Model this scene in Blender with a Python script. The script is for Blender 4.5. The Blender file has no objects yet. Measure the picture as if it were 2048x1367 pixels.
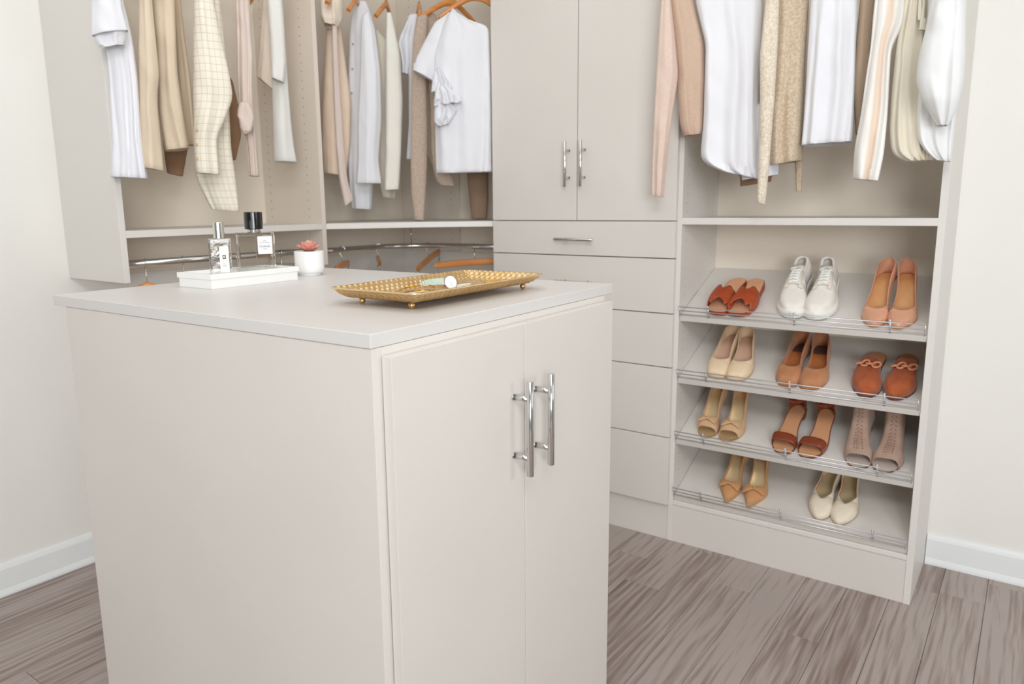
import bpy, math, random
import numpy as np
from mathutils import Vector, Matrix, noise
R = math.radians
sc = bpy.context.scene
COL = sc.collection

# ---------------------------------------------------------------- camera
cyw, cpt, crl, FPX = 0.6368, -0.177, -0.0123, 1479.41
fw = Vector((-math.sin(cyw)*math.cos(cpt), math.cos(cyw)*math.cos(cpt), math.sin(cpt)))
rt = Vector((math.cos(cyw), math.sin(cyw), 0.0))
up = rt.cross(fw)
rt, up = rt*math.cos(crl)+up*math.sin(crl), up*math.cos(crl)-rt*math.sin(crl)
cam_data = bpy.data.cameras.new('camera')
cam = bpy.data.objects.new('camera', cam_data)
COL.objects.link(cam)
mw = Matrix((rt, up, -fw)).transposed().to_4x4()
mw.translation = Vector((2.6068, -2.7863, 1.2278))
cam.matrix_world = mw
cam_data.sensor_width = 36
cam_data.lens = FPX/2048*36
cam_data.shift_x = 0.01903
cam_data.shift_y = -0.00505
cam_data.clip_start = 0.05
cam_data.dof.use_dof = True
cam_data.dof.focus_distance = 1.45
cam_data.dof.aperture_fstop = 5.6
sc.camera = cam

# ---------------------------------------------------------------- world, lights, exposure
world = bpy.data.worlds.new('world'); sc.world = world
world.use_nodes = True
world.node_tree.nodes['Background'].inputs[0].default_value = (0.97, 0.985, 1.0, 1)
world.node_tree.nodes['Background'].inputs[1].default_value = 0.28
sc.view_settings.view_transform = 'Standard'
sc.view_settings.look = 'None'
sc.view_settings.gamma = 1
sc.view_settings.use_curve_mapping = False
sc.view_settings.exposure = 0.0

def area(name, loc, target, sx, sy, power, color=(1, 1, 1)):
    l = bpy.data.lights.new(name, 'AREA'); l.shape = 'RECTANGLE'; l.size = sx; l.size_y = sy
    l.energy = power; l.color = color
    o = bpy.data.objects.new(name, l); COL.objects.link(o)
    o.location = loc
    o.rotation_euler = (Vector(target)-Vector(loc)).to_track_quat('-Z', 'Y').to_euler()
    return o
LIGHTS = [
 ('ceiling_softbox', (1.3, -1.6, 2.56), (1.3, -1.6, 0), 1.6, 1.4, 8, (0.975, 0.99, 1.0)),
 ('high_softbox', (2.9, -3.1, 2.45), (0.9, -0.4, 1.7), 1.0, 0.7, 29, (0.965, 0.985, 1.0)),
 ('side_softbox', (3.9, -1.35, 1.45), (0.3, -1.1, 1.30), 0.6, 0.5, 6.5, (0.965, 0.985, 1.0)),
 ('large_softbox', (4.8, -5.1, 1.55), (0.7, -0.7, 1.55), 2.0, 1.3, 98, (0.965, 0.985, 1.0)),
]
for a in LIGHTS: area(*a)

# ---------------------------------------------------------------- helpers
def lin(c):
    return tuple(((x/255)/12.92 if x/255 <= 0.04045 else ((x/255+0.055)/1.055)**2.4) for x in c)
MATS = {}
def mat(name, rgb, rough=0.5, metal=0.0, rgb2=None, nscale=8, stretch=(1, 1, 1), bump=0.0, bscale=60, bstretch=(1, 1, 1), spec=None,
        sheen=0.0, trans=0.0, ior=1.45, coat=0.0, coord='Object', detail=4, wave=None, sss=0.0):
    m = bpy.data.materials.new(name); m.use_nodes = True
    nt = m.node_tree; N = nt.nodes; L = nt.links
    b = N['Principled BSDF']
    b.inputs['Base Color'].default_value = (*lin(rgb), 1)
    b.inputs['Roughness'].default_value = rough
    b.inputs['Metallic'].default_value = metal
    if spec is not None: b.inputs['Specular IOR Level'].default_value = spec
    b.inputs['Sheen Weight'].default_value = sheen
    b.inputs['Transmission Weight'].default_value = trans
    b.inputs['IOR'].default_value = ior
    b.inputs['Coat Weight'].default_value = coat
    if sss:
        b.inputs['Subsurface Weight'].default_value = sss
        b.inputs['Subsurface Radius'].default_value = (0.02, 0.02, 0.02)
    tc = N.new('ShaderNodeTexCoord')
    if rgb2 is not None:
        mp = N.new('ShaderNodeMapping'); mp.inputs['Scale'].default_value = stretch
        L.new(tc.outputs[coord], mp.inputs['Vector'])
        ns = N.new('ShaderNodeTexNoise'); ns.inputs['Scale'].default_value = nscale; ns.inputs['Detail'].default_value = detail
        L.new(mp.outputs[0], ns.inputs['Vector'])
        rp = N.new('ShaderNodeValToRGB')
        rp.color_ramp.elements[0].position = 0.35; rp.color_ramp.elements[1].position = 0.65
        rp.color_ramp.elements[0].color = (*lin(rgb), 1); rp.color_ramp.elements[1].color = (*lin(rgb2), 1)
        L.new(ns.outputs[0], rp.inputs[0]); L.new(rp.outputs[0], b.inputs['Base Color'])
    if bump or wave:
        bp = N.new('ShaderNodeBump'); bp.inputs['Strength'].default_value = 0.6; bp.inputs['Distance'].default_value = bump or 0.001
        if wave:
            sx, kind = wave
            mp = N.new('ShaderNodeMapping'); mp.inputs['Scale'].default_value = sx
            L.new(tc.outputs['UV'], mp.inputs['Vector'])
            wv = N.new('ShaderNodeTexWave'); wv.wave_type = 'BANDS'; wv.bands_direction = kind
            wv.inputs['Scale'].default_value = 1.0; wv.inputs['Distortion'].default_value = 0.6
            L.new(mp.outputs[0], wv.inputs['Vector']); L.new(wv.outputs[0], bp.inputs['Height'])
        else:
            mp = N.new('ShaderNodeMapping'); mp.inputs['Scale'].default_value = bstretch
            L.new(tc.outputs[coord], mp.inputs['Vector'])
            ns = N.new('ShaderNodeTexNoise'); ns.inputs['Scale'].default_value = bscale; ns.inputs['Detail'].default_value = 3
            L.new(mp.outputs[0], ns.inputs['Vector']); L.new(ns.outputs[0], bp.inputs['Height'])
        L.new(bp.outputs[0], b.inputs['Normal'])
    MATS[name] = m
    return m

class MB:
    def __init__(s): s.v = []; s.f = []; s.uv = {}
    def add(s, vs, fs):
        o = len(s.v); s.v += [tuple(p) for p in vs]; s.f += [tuple(i+o for i in f) for f in fs]; return o
    def box(s, x0, x1, y0, y1, z0, z1):
        s.add([(x0,y0,z0),(x1,y0,z0),(x1,y1,z0),(x0,y1,z0),(x0,y0,z1),(x1,y0,z1),(x1,y1,z1),(x0,y1,z1)],
              [(0,3,2,1),(4,5,6,7),(0,1,5,4),(1,2,6,5),(2,3,7,6),(3,0,4,7)]); return s
    def tube(s, pts, r, n=10, cap=True, closed=False, rz=None):
        pts = [Vector(p) for p in pts]; m = len(pts); rs = r if isinstance(r, (list, tuple)) else [r]*m
        prev = None; vs = []
        for i, p in enumerate(pts):
            if closed: d = pts[(i+1) % m]-pts[i-1]
            else: d = pts[min(i+1, m-1)]-pts[max(i-1, 0)]
            d.normalize()
            if prev is None: a = d.orthogonal().normalized()
            else: a = (prev - d*prev.dot(d)).normalized()
            prev = a; b = d.cross(a)
            for k in range(n):
                t = 2*math.pi*k/n
                q = (a*math.cos(t)+b*math.sin(t))*rs[i]
                if rz: q.z *= rz
                vs.append(p+q)
        fs = []
        for i in range(m if closed else m-1):
            j = (i+1) % m
            for k in range(n): fs.append((i*n+k, i*n+(k+1) % n, j*n+(k+1) % n, j*n+k))
        if cap and not closed: fs += [tuple(range(n-1, -1, -1)), tuple((m-1)*n+k for k in range(n))]
        s.add(vs, fs); return s
    def cyl(s, p0, p1, r, n=16, r1=None): return s.tube([p0, p1], [r, r if r1 is None else r1], n)
    def lathe(s, prof, n=32, c=(0, 0, 0)):
        vs = [(c[0]+r*math.cos(2*math.pi*k/n), c[1]+r*math.sin(2*math.pi*k/n), c[2]+z) for r, z in prof for k in range(n)]
        fs = [(i*n+k, i*n+(k+1) % n, (i+1)*n+(k+1) % n, (i+1)*n+k) for i in range(len(prof)-1) for k in range(n)]
        s.add(vs, fs); return s
    def ball(s, c, r, n=16, sc_=(1, 1, 1)):
        m = n//2; pr = [(r*math.sin(math.pi*i/m), -r*math.cos(math.pi*i/m)) for i in range(m+1)]
        vs = [(c[0]+a*math.cos(2*math.pi*k/n)*sc_[0], c[1]+a*math.sin(2*math.pi*k/n)*sc_[1], c[2]+z*sc_[2]) for a, z in pr for k in range(n)]
        fs = [(i*n+k, i*n+(k+1) % n, (i+1)*n+(k+1) % n, (i+1)*n+k) for i in range(m) for k in range(n)]
        s.add(vs, fs); return s
    def grid(s, P, wrap=False):
        r = len(P); c = len(P[0]); vs = [q for row in P for q in row]
        fs = [(i*c+j, i*c+(j+1) % c, (i+1)*c+(j+1) % c, (i+1)*c+j) for i in range(r-1) for j in range(c if wrap else c-1)]
        return s.add(vs, fs)

ROOT = {}
def root_of(o):
    while o.parent: o = o.parent
    return o
def obj(name, mb, m, parent=None, bevel=0, smooth=False, solid=0, solid_off=-1, subsurf=0, kind=None, label=None, merge=0, mtx=None, local=False):
    """one mesh object; verts are in world coordinates unless local (then in the thing's own frame)"""
    vs = [Vector(v) for v in mb.v]
    if mtx is not None: vs = [mtx @ v for v in vs]
    if parent is not None and not local:
        inv = root_of(parent).matrix_world.inverted(); vs = [inv @ v for v in vs]
    loc = None
    if parent is None:
        a = np.array([tuple(v) for v in vs]); loc = Vector(((a[:,0].min()+a[:,0].max())/2, (a[:,1].min()+a[:,1].max())/2, a[:,2].min()))
        vs = [v-loc for v in vs]
    me = bpy.data.meshes.new(name)
    me.from_pydata([tuple(v) for v in vs], [], mb.f)
    me.update()
    if mb.uv:
        l = me.uv_layers.new(name='UVMap')
        for lp in me.loops: l.data[lp.index].uv = mb.uv.get(lp.vertex_index, (0, 0))
    if isinstance(m, (list, tuple)):
        for q in m: me.materials.append(q)
    else: me.materials.append(m)
    if smooth:
        for p in me.polygons: p.use_smooth = True
    o = bpy.data.objects.new(name, me); COL.objects.link(o)
    if parent is not None: o.parent = parent
    else:
        o.location = loc; o.matrix_world = Matrix.Translation(loc)
    if merge:
        md = o.modifiers.new('weld', 'WELD'); md.merge_threshold = merge
    if solid:
        md = o.modifiers.new('solid', 'SOLIDIFY'); md.thickness = solid; md.offset = solid_off
    if bevel:
        md = o.modifiers.new('bevel', 'BEVEL'); md.width = bevel; md.segments = 2; md.limit_method = 'ANGLE'; md.angle_limit = R(40)
    if subsurf:
        md = o.modifiers.new('sub', 'SUBSURF'); md.levels = subsurf; md.render_levels = subsurf
    if kind: o['kind'] = kind
    if label: o['label'] = label
    return o
def tag(o, label, cat, group=None):
    o['label'] = label; o['category'] = cat
    if group: o['group'] = group
    return o
def thing(name, label, cat, loc=(0, 0, 0), rz=0, group=None, mtx=None):
    o = bpy.data.objects.new(name, None); COL.objects.link(o)
    m = mtx if mtx is not None else Matrix.Translation(Vector(loc)) @ Matrix.Rotation(rz, 4, 'Z')
    o.matrix_world = m; o.empty_display_size = 0.05
    return tag(o, label, cat, group)
def structure(name, mb, m, **k):
    o = obj(name, mb, m, **k); o['kind'] = 'structure'; return o

# ---------------------------------------------------------------- materials
M_LAM = mat('laminate_greige', (224, 218, 211), 0.42, rgb2=(221, 215, 208), nscale=3, bump=0.00015, bscale=900)
M_EDGE = mat('laminate_edge', (227, 223, 217), 0.4, bump=0.0001, bscale=400)
M_LAM_BOUNCE = mat('laminate_bounce_tint', (230, 219, 206), 0.45, rgb2=(227, 216, 203), nscale=3, bump=0.00012, bscale=900)  # same greige laminate, the warm hue of bounced light put into its colour
M_BACK = mat('laminate_cream_back', (242, 232, 217), 0.55, bump=0.0001, bscale=400)  # cream backs, colour also warmed and lightened to imitate bounced light
M_TOP = mat('counter_laminate', (221, 217, 213), 0.36, rgb2=(218, 214, 210), nscale=2, bump=0.00012, bscale=900)
M_WALL = mat('wall_paint', (242, 240, 234), 0.7, rgb2=(240, 238, 232), nscale=3, bump=0.0004, bscale=180)
M_CEIL = mat('ceiling_paint', (240, 240, 238), 0.8, bump=0.0003, bscale=200)
M_TRIM = mat('white_trim_paint', (238, 241, 241), 0.35, bump=0.0001, bscale=50)
M_CHROME = mat('brushed_chrome', (214, 213, 210), 0.16, 1.0, bump=0.00005, bscale=300)
M_STEEL = mat('satin_steel_wire', (222, 222, 224), 0.38, 0.85, bump=0.00005, bscale=300)
M_DARK = mat('dark_hole', (120, 100, 84), 0.8, bump=0.0001)
M_WOOD = mat('orange_wood', (232, 158, 88), 0.38, rgb2=(216, 134, 66), nscale=4, stretch=(1, 14, 14), bump=0.0002, bscale=60, bstretch=(1, 12, 12), coat=0.3)
M_WHITE = mat('gloss_white', (243, 242, 239), 0.3, bump=0.0001)

def plank_material():
    m = bpy.data.materials.new('vinyl_plank'); m.use_nodes = True; nt = m.node_tree; N = nt.nodes; L = nt.links
    b = N['Principled BSDF']; b.inputs['Roughness'].default_value = 0.5; b.inputs['Specular IOR Level'].default_value = 0.35
    tc = N.new('ShaderNodeTexCoord'); oi = N.new('ShaderNodeObjectInfo')
    mul = N.new('ShaderNodeMath'); mul.operation = 'MULTIPLY'; mul.inputs[1].default_value = 37.0
    L.new(oi.outputs['Random'], mul.inputs[0])
    cb = N.new('ShaderNodeCombineXYZ'); L.new(mul.outputs[0], cb.inputs[0]); L.new(mul.outputs[0], cb.inputs[1])
    ad = N.new('ShaderNodeVectorMath'); L.new(tc.outputs['Object'], ad.inputs[0]); L.new(cb.outputs[0], ad.inputs[1])
    def ns(scale, st, det=5, dist=0.0):
        mp = N.new('ShaderNodeMapping'); mp.inputs['Scale'].default_value = st; L.new(ad.outputs[0], mp.inputs[0])
        n = N.new('ShaderNodeTexNoise'); n.inputs['Scale'].default_value = scale; n.inputs['Detail'].default_value = det
        n.inputs['Distortion'].default_value = dist; L.new(mp.outputs[0], n.inputs['Vector']); return n
    n1 = ns(8, (1, 0.13, 1), 7, 0.9); n2 = ns(95, (1, 0.035, 1), 8)
    # cathedral grain: bands of a distorted field
    mp = N.new('ShaderNodeMapping'); mp.inputs['Scale'].default_value = (1, 0.12, 1); L.new(ad.outputs[0], mp.inputs[0])
    wv = N.new('ShaderNodeTexWave'); wv.bands_direction = 'X'; wv.inputs['Scale'].default_value = 10; wv.inputs['Distortion'].default_value = 13
    wv.inputs['Detail'].default_value = 2.5; wv.inputs['Detail Scale'].default_value = 1.2
    L.new(mp.outputs[0], wv.inputs['Vector'])
    a = N.new('ShaderNodeMath'); a.operation = 'MULTIPLY_ADD'; a.inputs[1].default_value = 0.50; L.new(n1.outputs[0], a.inputs[0])
    b2 = N.new('ShaderNodeMath'); b2.operation = 'MULTIPLY'; b2.inputs[1].default_value = 0.70; L.new(n2.outputs[0], b2.inputs[0]); L.new(b2.outputs[0], a.inputs[2])
    c2 = N.new('ShaderNodeMath'); c2.operation = 'MULTIPLY_ADD'; c2.inputs[1].default_value = 0.13; L.new(wv.outputs[0], c2.inputs[0]); L.new(a.outputs[0], c2.inputs[2])
    d2 = N.new('ShaderNodeMath'); d2.operation = 'MULTIPLY_ADD'; d2.inputs[1].default_value = 0.16; d2.inputs[2].default_value = -0.08; L.new(oi.outputs['Random'], d2.inputs[0])
    e2 = N.new('ShaderNodeMath'); e2.operation = 'ADD'; L.new(c2.outputs[0], e2.inputs[0]); L.new(d2.outputs[0], e2.inputs[1])
    rp = N.new('ShaderNodeValToRGB'); L.new(e2.outputs[0], rp.inputs[0])
    e = rp.color_ramp.elements; e[0].position = 0.30; e[0].color = (*lin((114, 95, 86)), 1); e[1].position = 0.72; e[1].color = (*lin((176, 164, 158)), 1)
    k = e.new(0.5); k.color = (*lin((144, 127, 119)), 1)
    L.new(rp.outputs[0], b.inputs['Base Color'])
    bp = N.new('ShaderNodeBump'); bp.inputs['Strength'].default_value = 0.35; bp.inputs['Distance'].default_value = 0.0006
    L.new(c2.outputs[0], bp.inputs['Height']); L.new(bp.outputs[0], b.inputs['Normal'])
    return m
M_PLANK = plank_material()

# ---------------------------------------------------------------- room shell
XR, YF, ZC = 4.0, -4.2, 2.6
structure('wall_left', MB().box(-0.1, 0, YF, 0.1, 0, ZC), M_WALL)
structure('wall_back', MB().box(0, XR, 0, 0.1, 0, ZC), M_WALL)
structure('ceiling', MB().box(-0.1, XR+0.1, YF-0.1, 0.1, ZC, ZC+0.1), M_CEIL)
fl = structure('floor', MB().box(0, XR, YF, 0, -0.05, -0.004), mat('subfloor', (110, 98, 92), 0.8, bump=0.0003))
PW = 0.1216; x0 = 2.5726-PW*22; rng = random.Random(5)
pm = {}
def plank(xa, xb, ya, yb):
    key = (round(xb-xa, 4), round(yb-ya, 4))
    if key not in pm:
        w, l = key; g = 0.0005; c = 0.0012
        mb = MB(); mb.add([(g,g,-.004),(w-g,g,-.004),(w-g,l-g,-.004),(g,l-g,-.004),(g,g,-c),(w-g,g,-c),(w-g,l-g,-c),(g,l-g,-c),
                           (g+c,g+c,0),(w-g-c,g+c,0),(w-g-c,l-g-c,0),(g+c,l-g-c,0)],
                          [(0,1,5,4),(1,2,6,5),(2,3,7,6),(3,0,4,7),(4,5,9,8),(5,6,10,9),(6,7,11,10),(7,4,8,11),(8,9,10,11)])
        me = bpy.data.meshes.new('plank'); me.from_pydata(mb.v, [], mb.f); me.materials.append(M_PLANK); pm[key] = me
    o = bpy.data.objects.new('plank', pm[key]); COL.objects.link(o); o.parent = fl
    o.location = Vector((xa, ya, 0))-fl.location
starts = [-0.55, -0.21, -0.88, -0.40, -0.73, -0.05]
i = 0; x = x0
while x < XR:
    xa, xb = max(x, 0), min(x+PW, XR)
    if xb-xa > 0.01:
        y = -((i*0.377 + (0.20 if i % 2 else 0.0)) % 0.915)
        if abs(xb-2.5726) < 0.002: y = -0.2072
        if abs(xb-2.2078) < 0.01: y = -0.717
        if abs(xb-1.9646) < 0.01: y = -0.552
        cuts = [0.0]
        while y > YF:
            if cuts[-1]-y > 0.03: cuts.append(round(y, 3))
            y -= 0.915
        cuts.append(YF)
        for a, b in zip(cuts, cuts[1:]): plank(xa, xb, b, a)
    x += PW; i += 1

def baseboard(name, axis, a, b):
    prof = [(0, 0), (0.019, 0), (0.0185, 0.008), (0.014, 0.020), (0.0125, 0.022), (0.0125, 0.088), (0.0105, 0.094), (0.0085, 0.099), (0.006, 0.1035), (0, 0.1053)]
    mb = MB()
    if axis == 'y': P = [[(d, t, z) for d, z in prof] for t in (a, b)]
    else: P = [[(t, -d, z) for d, z in prof] for t in (a, b)]
    mb.grid(P); n = len(prof); mb.f += [tuple(range(n)), tuple(range(2*n-1, n-1, -1))]
    return structure(name, mb, M_TRIM)
baseboard('baseboard_left', 'y', YF, -0.02)
baseboard('baseboard_back', 'x', 2.388, XR)
baseboard('baseboard_corner', 'x', 0.02, 0.80)

# ---------------------------------------------------------------- fitted units
T = 0.019; D = 0.3488
XC0, XP, XS1 = 0.8212, 1.6136, 2.3671
K = 0.1403; HT = 2.28
def pull(parent, c, axis, length, post, off, nrm, r=0.006):
    """bar pull: c = point on the door face at the centre; axis along bar; nrm = outward normal"""
    c = Vector(c); a = Vector(axis); n = Vector(nrm); mb = MB()
    p = c+n*off
    mb.tube([p-a*length/2, p-a*(length/2-.0008), p+a*(length/2-.0008), p+a*length/2], [r*.82, r, r, r*.82], 20)
    for s in (-1, 1):
        q = c+a*s*post/2
        mb.cyl(q, q+n*(off-r*.4), r*.84, 14)
        mb.cyl(q, q+n*0.002, r*.98, 14)
    o = obj('handle', mb, M_CHROME, parent, smooth=False, label='chrome bar handle')
    for pl in o.data.polygons:
        pl.use_smooth = len(pl.vertices) == 4
    return o

# tall cabinet with doors above drawers
tc = thing('tall_cabinet', 'tall greige cabinet with two doors above five drawers, left of the shoe shelves', 'cabinet', (1.2, -D/2, 0))
def panel(name, parent, b, m=M_LAM, **k):
    k.setdefault('bevel', 0.0008)
    return obj(name, MB().box(*b), m, parent, **k)
panel('side_panel', tc, (XC0, XC0+T, -D, -0.001, 0, HT), M_EDGE)
panel('side_panel', tc, (XP-T, XP, -D, -0.001, 0, HT), M_EDGE)
panel('back_panel', tc, (XC0+T, XP-T, -0.012, -0.001, 0.02, HT-.02))
panel('toe_kick', tc, (XC0+T, XP-T, -D+.002, -D+.02, 0, K))
panel('shelf', tc, (XC0+T, XP-T, -D+.002, -0.012, 1.15, 1.172))
panel('top_panel', tc, (XC0+T, XP-T, -D, -0.012, HT-T, HT))
FX0, FX1 = XC0+.0065, XP-.0150
zs = [K, K+.256, K+.512, K+.704, K+.896, K+1.024]
for i in range(5):
    g = .0016
    d = panel('drawer_front', tc, (FX0, FX1, -D-T, -D-.001, zs[i]+g, zs[i+1]-g), bevel=.0012)
    cz = {4: 1.0965, 3: 0.9385}.get(i, (zs[i]+zs[i+1])/2)
    pull(d, (1.2148, -D-T, cz), (1, 0, 0), .1612, .097, .031, (0, -1, 0), .0058)
XD = 1.2126
for xa, xb, hx in ((FX0, XD-.0016, 1.1784), (XD+.0016, FX1, 1.2434)):
    d = panel('door', tc, (xa, xb, -D-T, -D-.001, zs[5]+.0016, HT-.02), bevel=.0012)
    pull(d, (hx, -D-T, 1.370), (0, 0, 1), .1637, .0972, .031, (0, -1, 0), .0058)

def pin_holes(parent, pts, nrm, r=.0022):
    mb = MB(); n = Vector(nrm)
    for p in pts:
        p = Vector(p)
        mb.cyl(p-n*.001, p+n*.0002, r, 8)
    return obj('pin_hole', mb, M_DARK, parent, kind='stuff', label='column of dark shelf pin holes')

# shoe unit
su = thing('shoe_unit', 'open greige closet unit with four slanted shoe shelves under a hanging section', 'shelving', (2.0, -D/2, 0))
panel('side_panel', su, (XS1, XS1+T, -D, -0.001, 0, HT), M_EDGE)
panel('toe_kick', su, (XP, XS1, -D+.002, -D+.02, 0, .140))
panel('base_shelf', su, (XP, XS1, -D, -0.002, .141, .158), M_EDGE, bevel=.002)
panel('shelf', su, (XP, XS1, -D, -0.002, 1.1525, 1.1745), M_EDGE, bevel=.001)
SL = .151/.349; sa = math.atan(SL)
ZF = [.836, .613, .388, .176]
postx = [[1.7183, 1.998, 2.2697], [1.7183, 1.9967, 2.2712], [1.7183, 1.9964, 2.2675], [1.7175, 1.9923, 2.2695]]
panel('back_panel', su, (XP, XS1, -.010, -0.001, .158, HT), M_BACK)
for k, zf in enumerate(ZF):
    th = .019; yf = -D+.002; yb = -.0125
    nx, nz = -math.sin(sa)*0, 0
    nv = Vector((0, -math.sin(sa), math.cos(sa)))  # normal of the slanted plane (up, forward)
    a = Vector((0, yf, zf)); b = Vector((0, yb, zf+SL*(yb-yf)))
    mb = MB(); e = .001
    pts = [a, b, b-nv*th, a-nv*th]
    mb.add([(XP+e, p.y, p.z) for p in pts]+[(XS1-e, p.y, p.z) for p in pts], [(0,1,2,3),(7,6,5,4),(0,4,5,1),(1,5,6,2),(2,6,7,3),(3,7,4,0)])
    s = obj('slanted_shelf', mb, M_EDGE if k < 3 else M_LAM, su, bevel=.0012)
    rl = MB()
    for j in range(3):
        q = a+Vector((0, -.006-.0045*j, .008+.0138*j))
        rl.cyl((XP+.003, q.y, q.z), (XS1-.003, q.y, q.z), .0019, 8)
    q0 = a+nv*.0015+Vector((0, -.003, 0)); q1 = a+Vector((0, -.0155, .0365))
    for x in [XP+.006, XS1-.006]: rl.cyl((x, q0.y, q0.z), (x, q1.y, q1.z), .0015, 8)
    for x in postx[k]:
        q1 = a+Vector((0, -.018, .041)); d0 = q1-q0
        y0 = q0+Vector((0, .006, 0)); y1 = q1+Vector((0, .006, 0))
        rl.cyl((x, y0.y, y0.z), (x, y1.y, y1.z), .0034, 8)
        rl.ball((x, y1.y, y1.z), .0042, 8)
    obj('shoe_rail', rl, M_STEEL, s, smooth=True, label='silver wire rail')
pin_holes(su, [(XP, y, z) for y in (-.055, -.305) for z in np.arange(.20, 2.2, .032)], (1, 0, 0), .0018)

# hanging unit on the left wall
AY, AP, AD, AB, ZA = -1.6368, -0.8452, 0.3586, 1.003, 1.162
hu = thing('hanging_unit', 'wall-hung open greige closet section left of the corner, with a lower chrome rod', 'shelving', (0.18, -1.2, AB))
panel('side_panel', hu, (0.001, AD, AY, AY+T, AB, HT), M_EDGE, bevel=.001)
dv = panel('divider_panel', hu, (0.001, AD, AP, AP+T, AB, HT), M_LAM_BOUNCE, bevel=.001)
panel('back_panel', hu, (0.001, 0.013, AY+T, AP, AB, HT), M_BACK)
panel('shelf', hu, (0.013, AD, AY+T, AP, ZA-.022, ZA), M_EDGE, bevel=.001)
pin_holes(dv, [(x, AP, z) for x in (.055, .285) for z in np.arange(1.06, 2.2, .032)], (0, -1, 0))
def rod(parent, pts, r=.0115, ends=True):
    mb = MB().tube(pts, r, 18)
    if ends:
        for i, j in ((0, 1), (-1, -2)):
            p = Vector(pts[i]); d = (Vector(pts[j])-p).normalized()
            mb.cyl(p, p+d*.008, .021, 18)
    return obj('closet_rod', mb, M_CHROME, parent, smooth=True, label='polished chrome rod')
rod(hu, [(.30, AY+T, 1.057), (.30, -1.2, 1.057), (.30, AP, 1.057)])
rod(hu, [(.30, AY+T, 2.09), (.30, -1.2, 2.09), (.30, AP, 2.09)])

# corner unit
cu = thing('corner_unit', 'corner closet unit with a curved-front shelf and a curved chrome rod', 'shelving', (0.35, -0.4, AB))
panel('backing_panel', cu, (0.001, .3712, -T, -0.001, AB+.002, HT), M_LAM_BOUNCE, bevel=.001)
panel('back_panel', cu, (.3722, XC0-.001, -.010, -.001, AB, HT), M_BACK)
panel('back_panel', cu, (.001, .010, AP+T+.001, -T-.001, AB, HT), M_BACK)
pin_holes(cu, [(x, -T, z) for x in (.09, .325) for z in np.arange(1.03, 2.2, .032)], (0, -1, 0))
def corner_shelf(z0, z1, name):
    A = (AD, AP+T+.001); B = (XC0-.001, -D+.004)
    out = [(.011, AP+T+.001)]
    n = 14
    for i in range(n+1):
        t = i/n; bow = .030*math.sin(math.pi*t)
        x = A[0]+(B[0]-A[0])*t; y = A[1]+(B[1]-A[1])*t
        out.append((x-bow*.72, y+bow*.70))
    out += [(XC0-.001, -.011), (.3732, -.011), (.3732, -T-.001), (.011, -T-.001)]
    mb = MB(); m = len(out)
    mb.add([(x, y, z0) for x, y in out]+[(x, y, z1) for x, y in out],
           [tuple(range(m-1, -1, -1)), tuple(range(m, 2*m))]+[(i, (i+1) % m, (i+1) % m+m, i+m) for i in range(m)])
    return obj(name, mb, M_EDGE, cu, bevel=.001)
corner_shelf(ZA-.022, ZA, 'shelf')
def corner_path(z, x0=.29, y1=-.275, r=.26):
    pts = [(x0, AP+T, z), (x0, -.74, z)]
    yc = y1-r
    pts += [(x0, yc-.06, z)]
    for i in range(13):
        t = math.pi/2*i/12
        pts.append((x0+r-r*math.cos(t), yc+r*math.sin(t), z))
    pts += [(x0+r+.08, y1, z), (XC0, y1, z)]
    return pts
rod(cu, corner_path(1.052))
rod(cu, corner_path(2.09))
jj = (.29+.26*(1-math.cos(math.pi/4)), -.535+.26*math.sin(math.pi/4))
mb = MB().cyl((jj[0], jj[1], 1.062), (jj[0], jj[1], ZA-.022), .0025, 8)
mb.tube([(jj[0]+.0*t, jj[1], 1.052-.0) for t in (0, 1)], .012, 6)
mb.tube([(jj[0]+.014*math.cos(t)*.7, jj[1]-.014*math.cos(t)*.7, 1.052+.016*math.sin(t)) for t in np.linspace(0, 2*math.pi, 16, endpoint=False)], .0022, 8, closed=True)
obj('rod_support', mb, M_CHROME, cu, smooth=True, label='thin chrome rod support')

# ---------------------------------------------------------------- island
ITH = .0211; IX0, IX1, IY0, IY1, IH = .8643, 1.8313, -2.0377, -1.242, 1.0433
def iw(x, y, z=0.0):
    c, s = math.cos(ITH), math.sin(ITH); dx, dy = x-IX1, y-IY0
    return Vector((IX1+c*dx-s*dy, IY0+s*dx+c*dy, z))
IM = Matrix.Translation(Vector((IX1, IY0, 0))) @ Matrix.Rotation(ITH, 4, 'Z') @ Matrix.Translation(Vector((-IX1, -IY0, 0)))
isl = thing('island_cabinet', 'greige closet island cabinet with two doors, in the foreground', 'cabinet', mtx=IM @ Matrix.Translation(Vector((1.35, -1.65, 0))))
def ipanel(name, parent, b, m=M_LAM, bevel=.001, **k):
    return obj(name, MB().box(*b), m, parent, bevel=bevel, mtx=IM, **k)
bx0, bx1, by0, by1, bz = IX0+.05, IX1-.0005, IY0+.002, -1.283, IH-.0226
ipanel('side_panel', isl, (bx0, bx1, by0, by0+T+.002, 0, bz), M_LAM)
ipanel('side_panel', isl, (bx0, bx1, by1-T, by1, 0, bz), M_LAM)
ipanel('back_panel', isl, (bx0, bx0+T, by0+T, by1-T, .0, bz))
ipanel('top_rail', isl, (bx0+T, bx1, by0+T+.0024, by1-T, bz-.07, bz))
ipanel('toe_kick', isl, (bx1-.08, bx1-.06, by0+T, by1-T, 0, .09))
ipanel('bottom_panel', isl, (bx0+T, bx1, by0+T, by1-T, .09, .109))
dx = IX1+.0016
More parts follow.
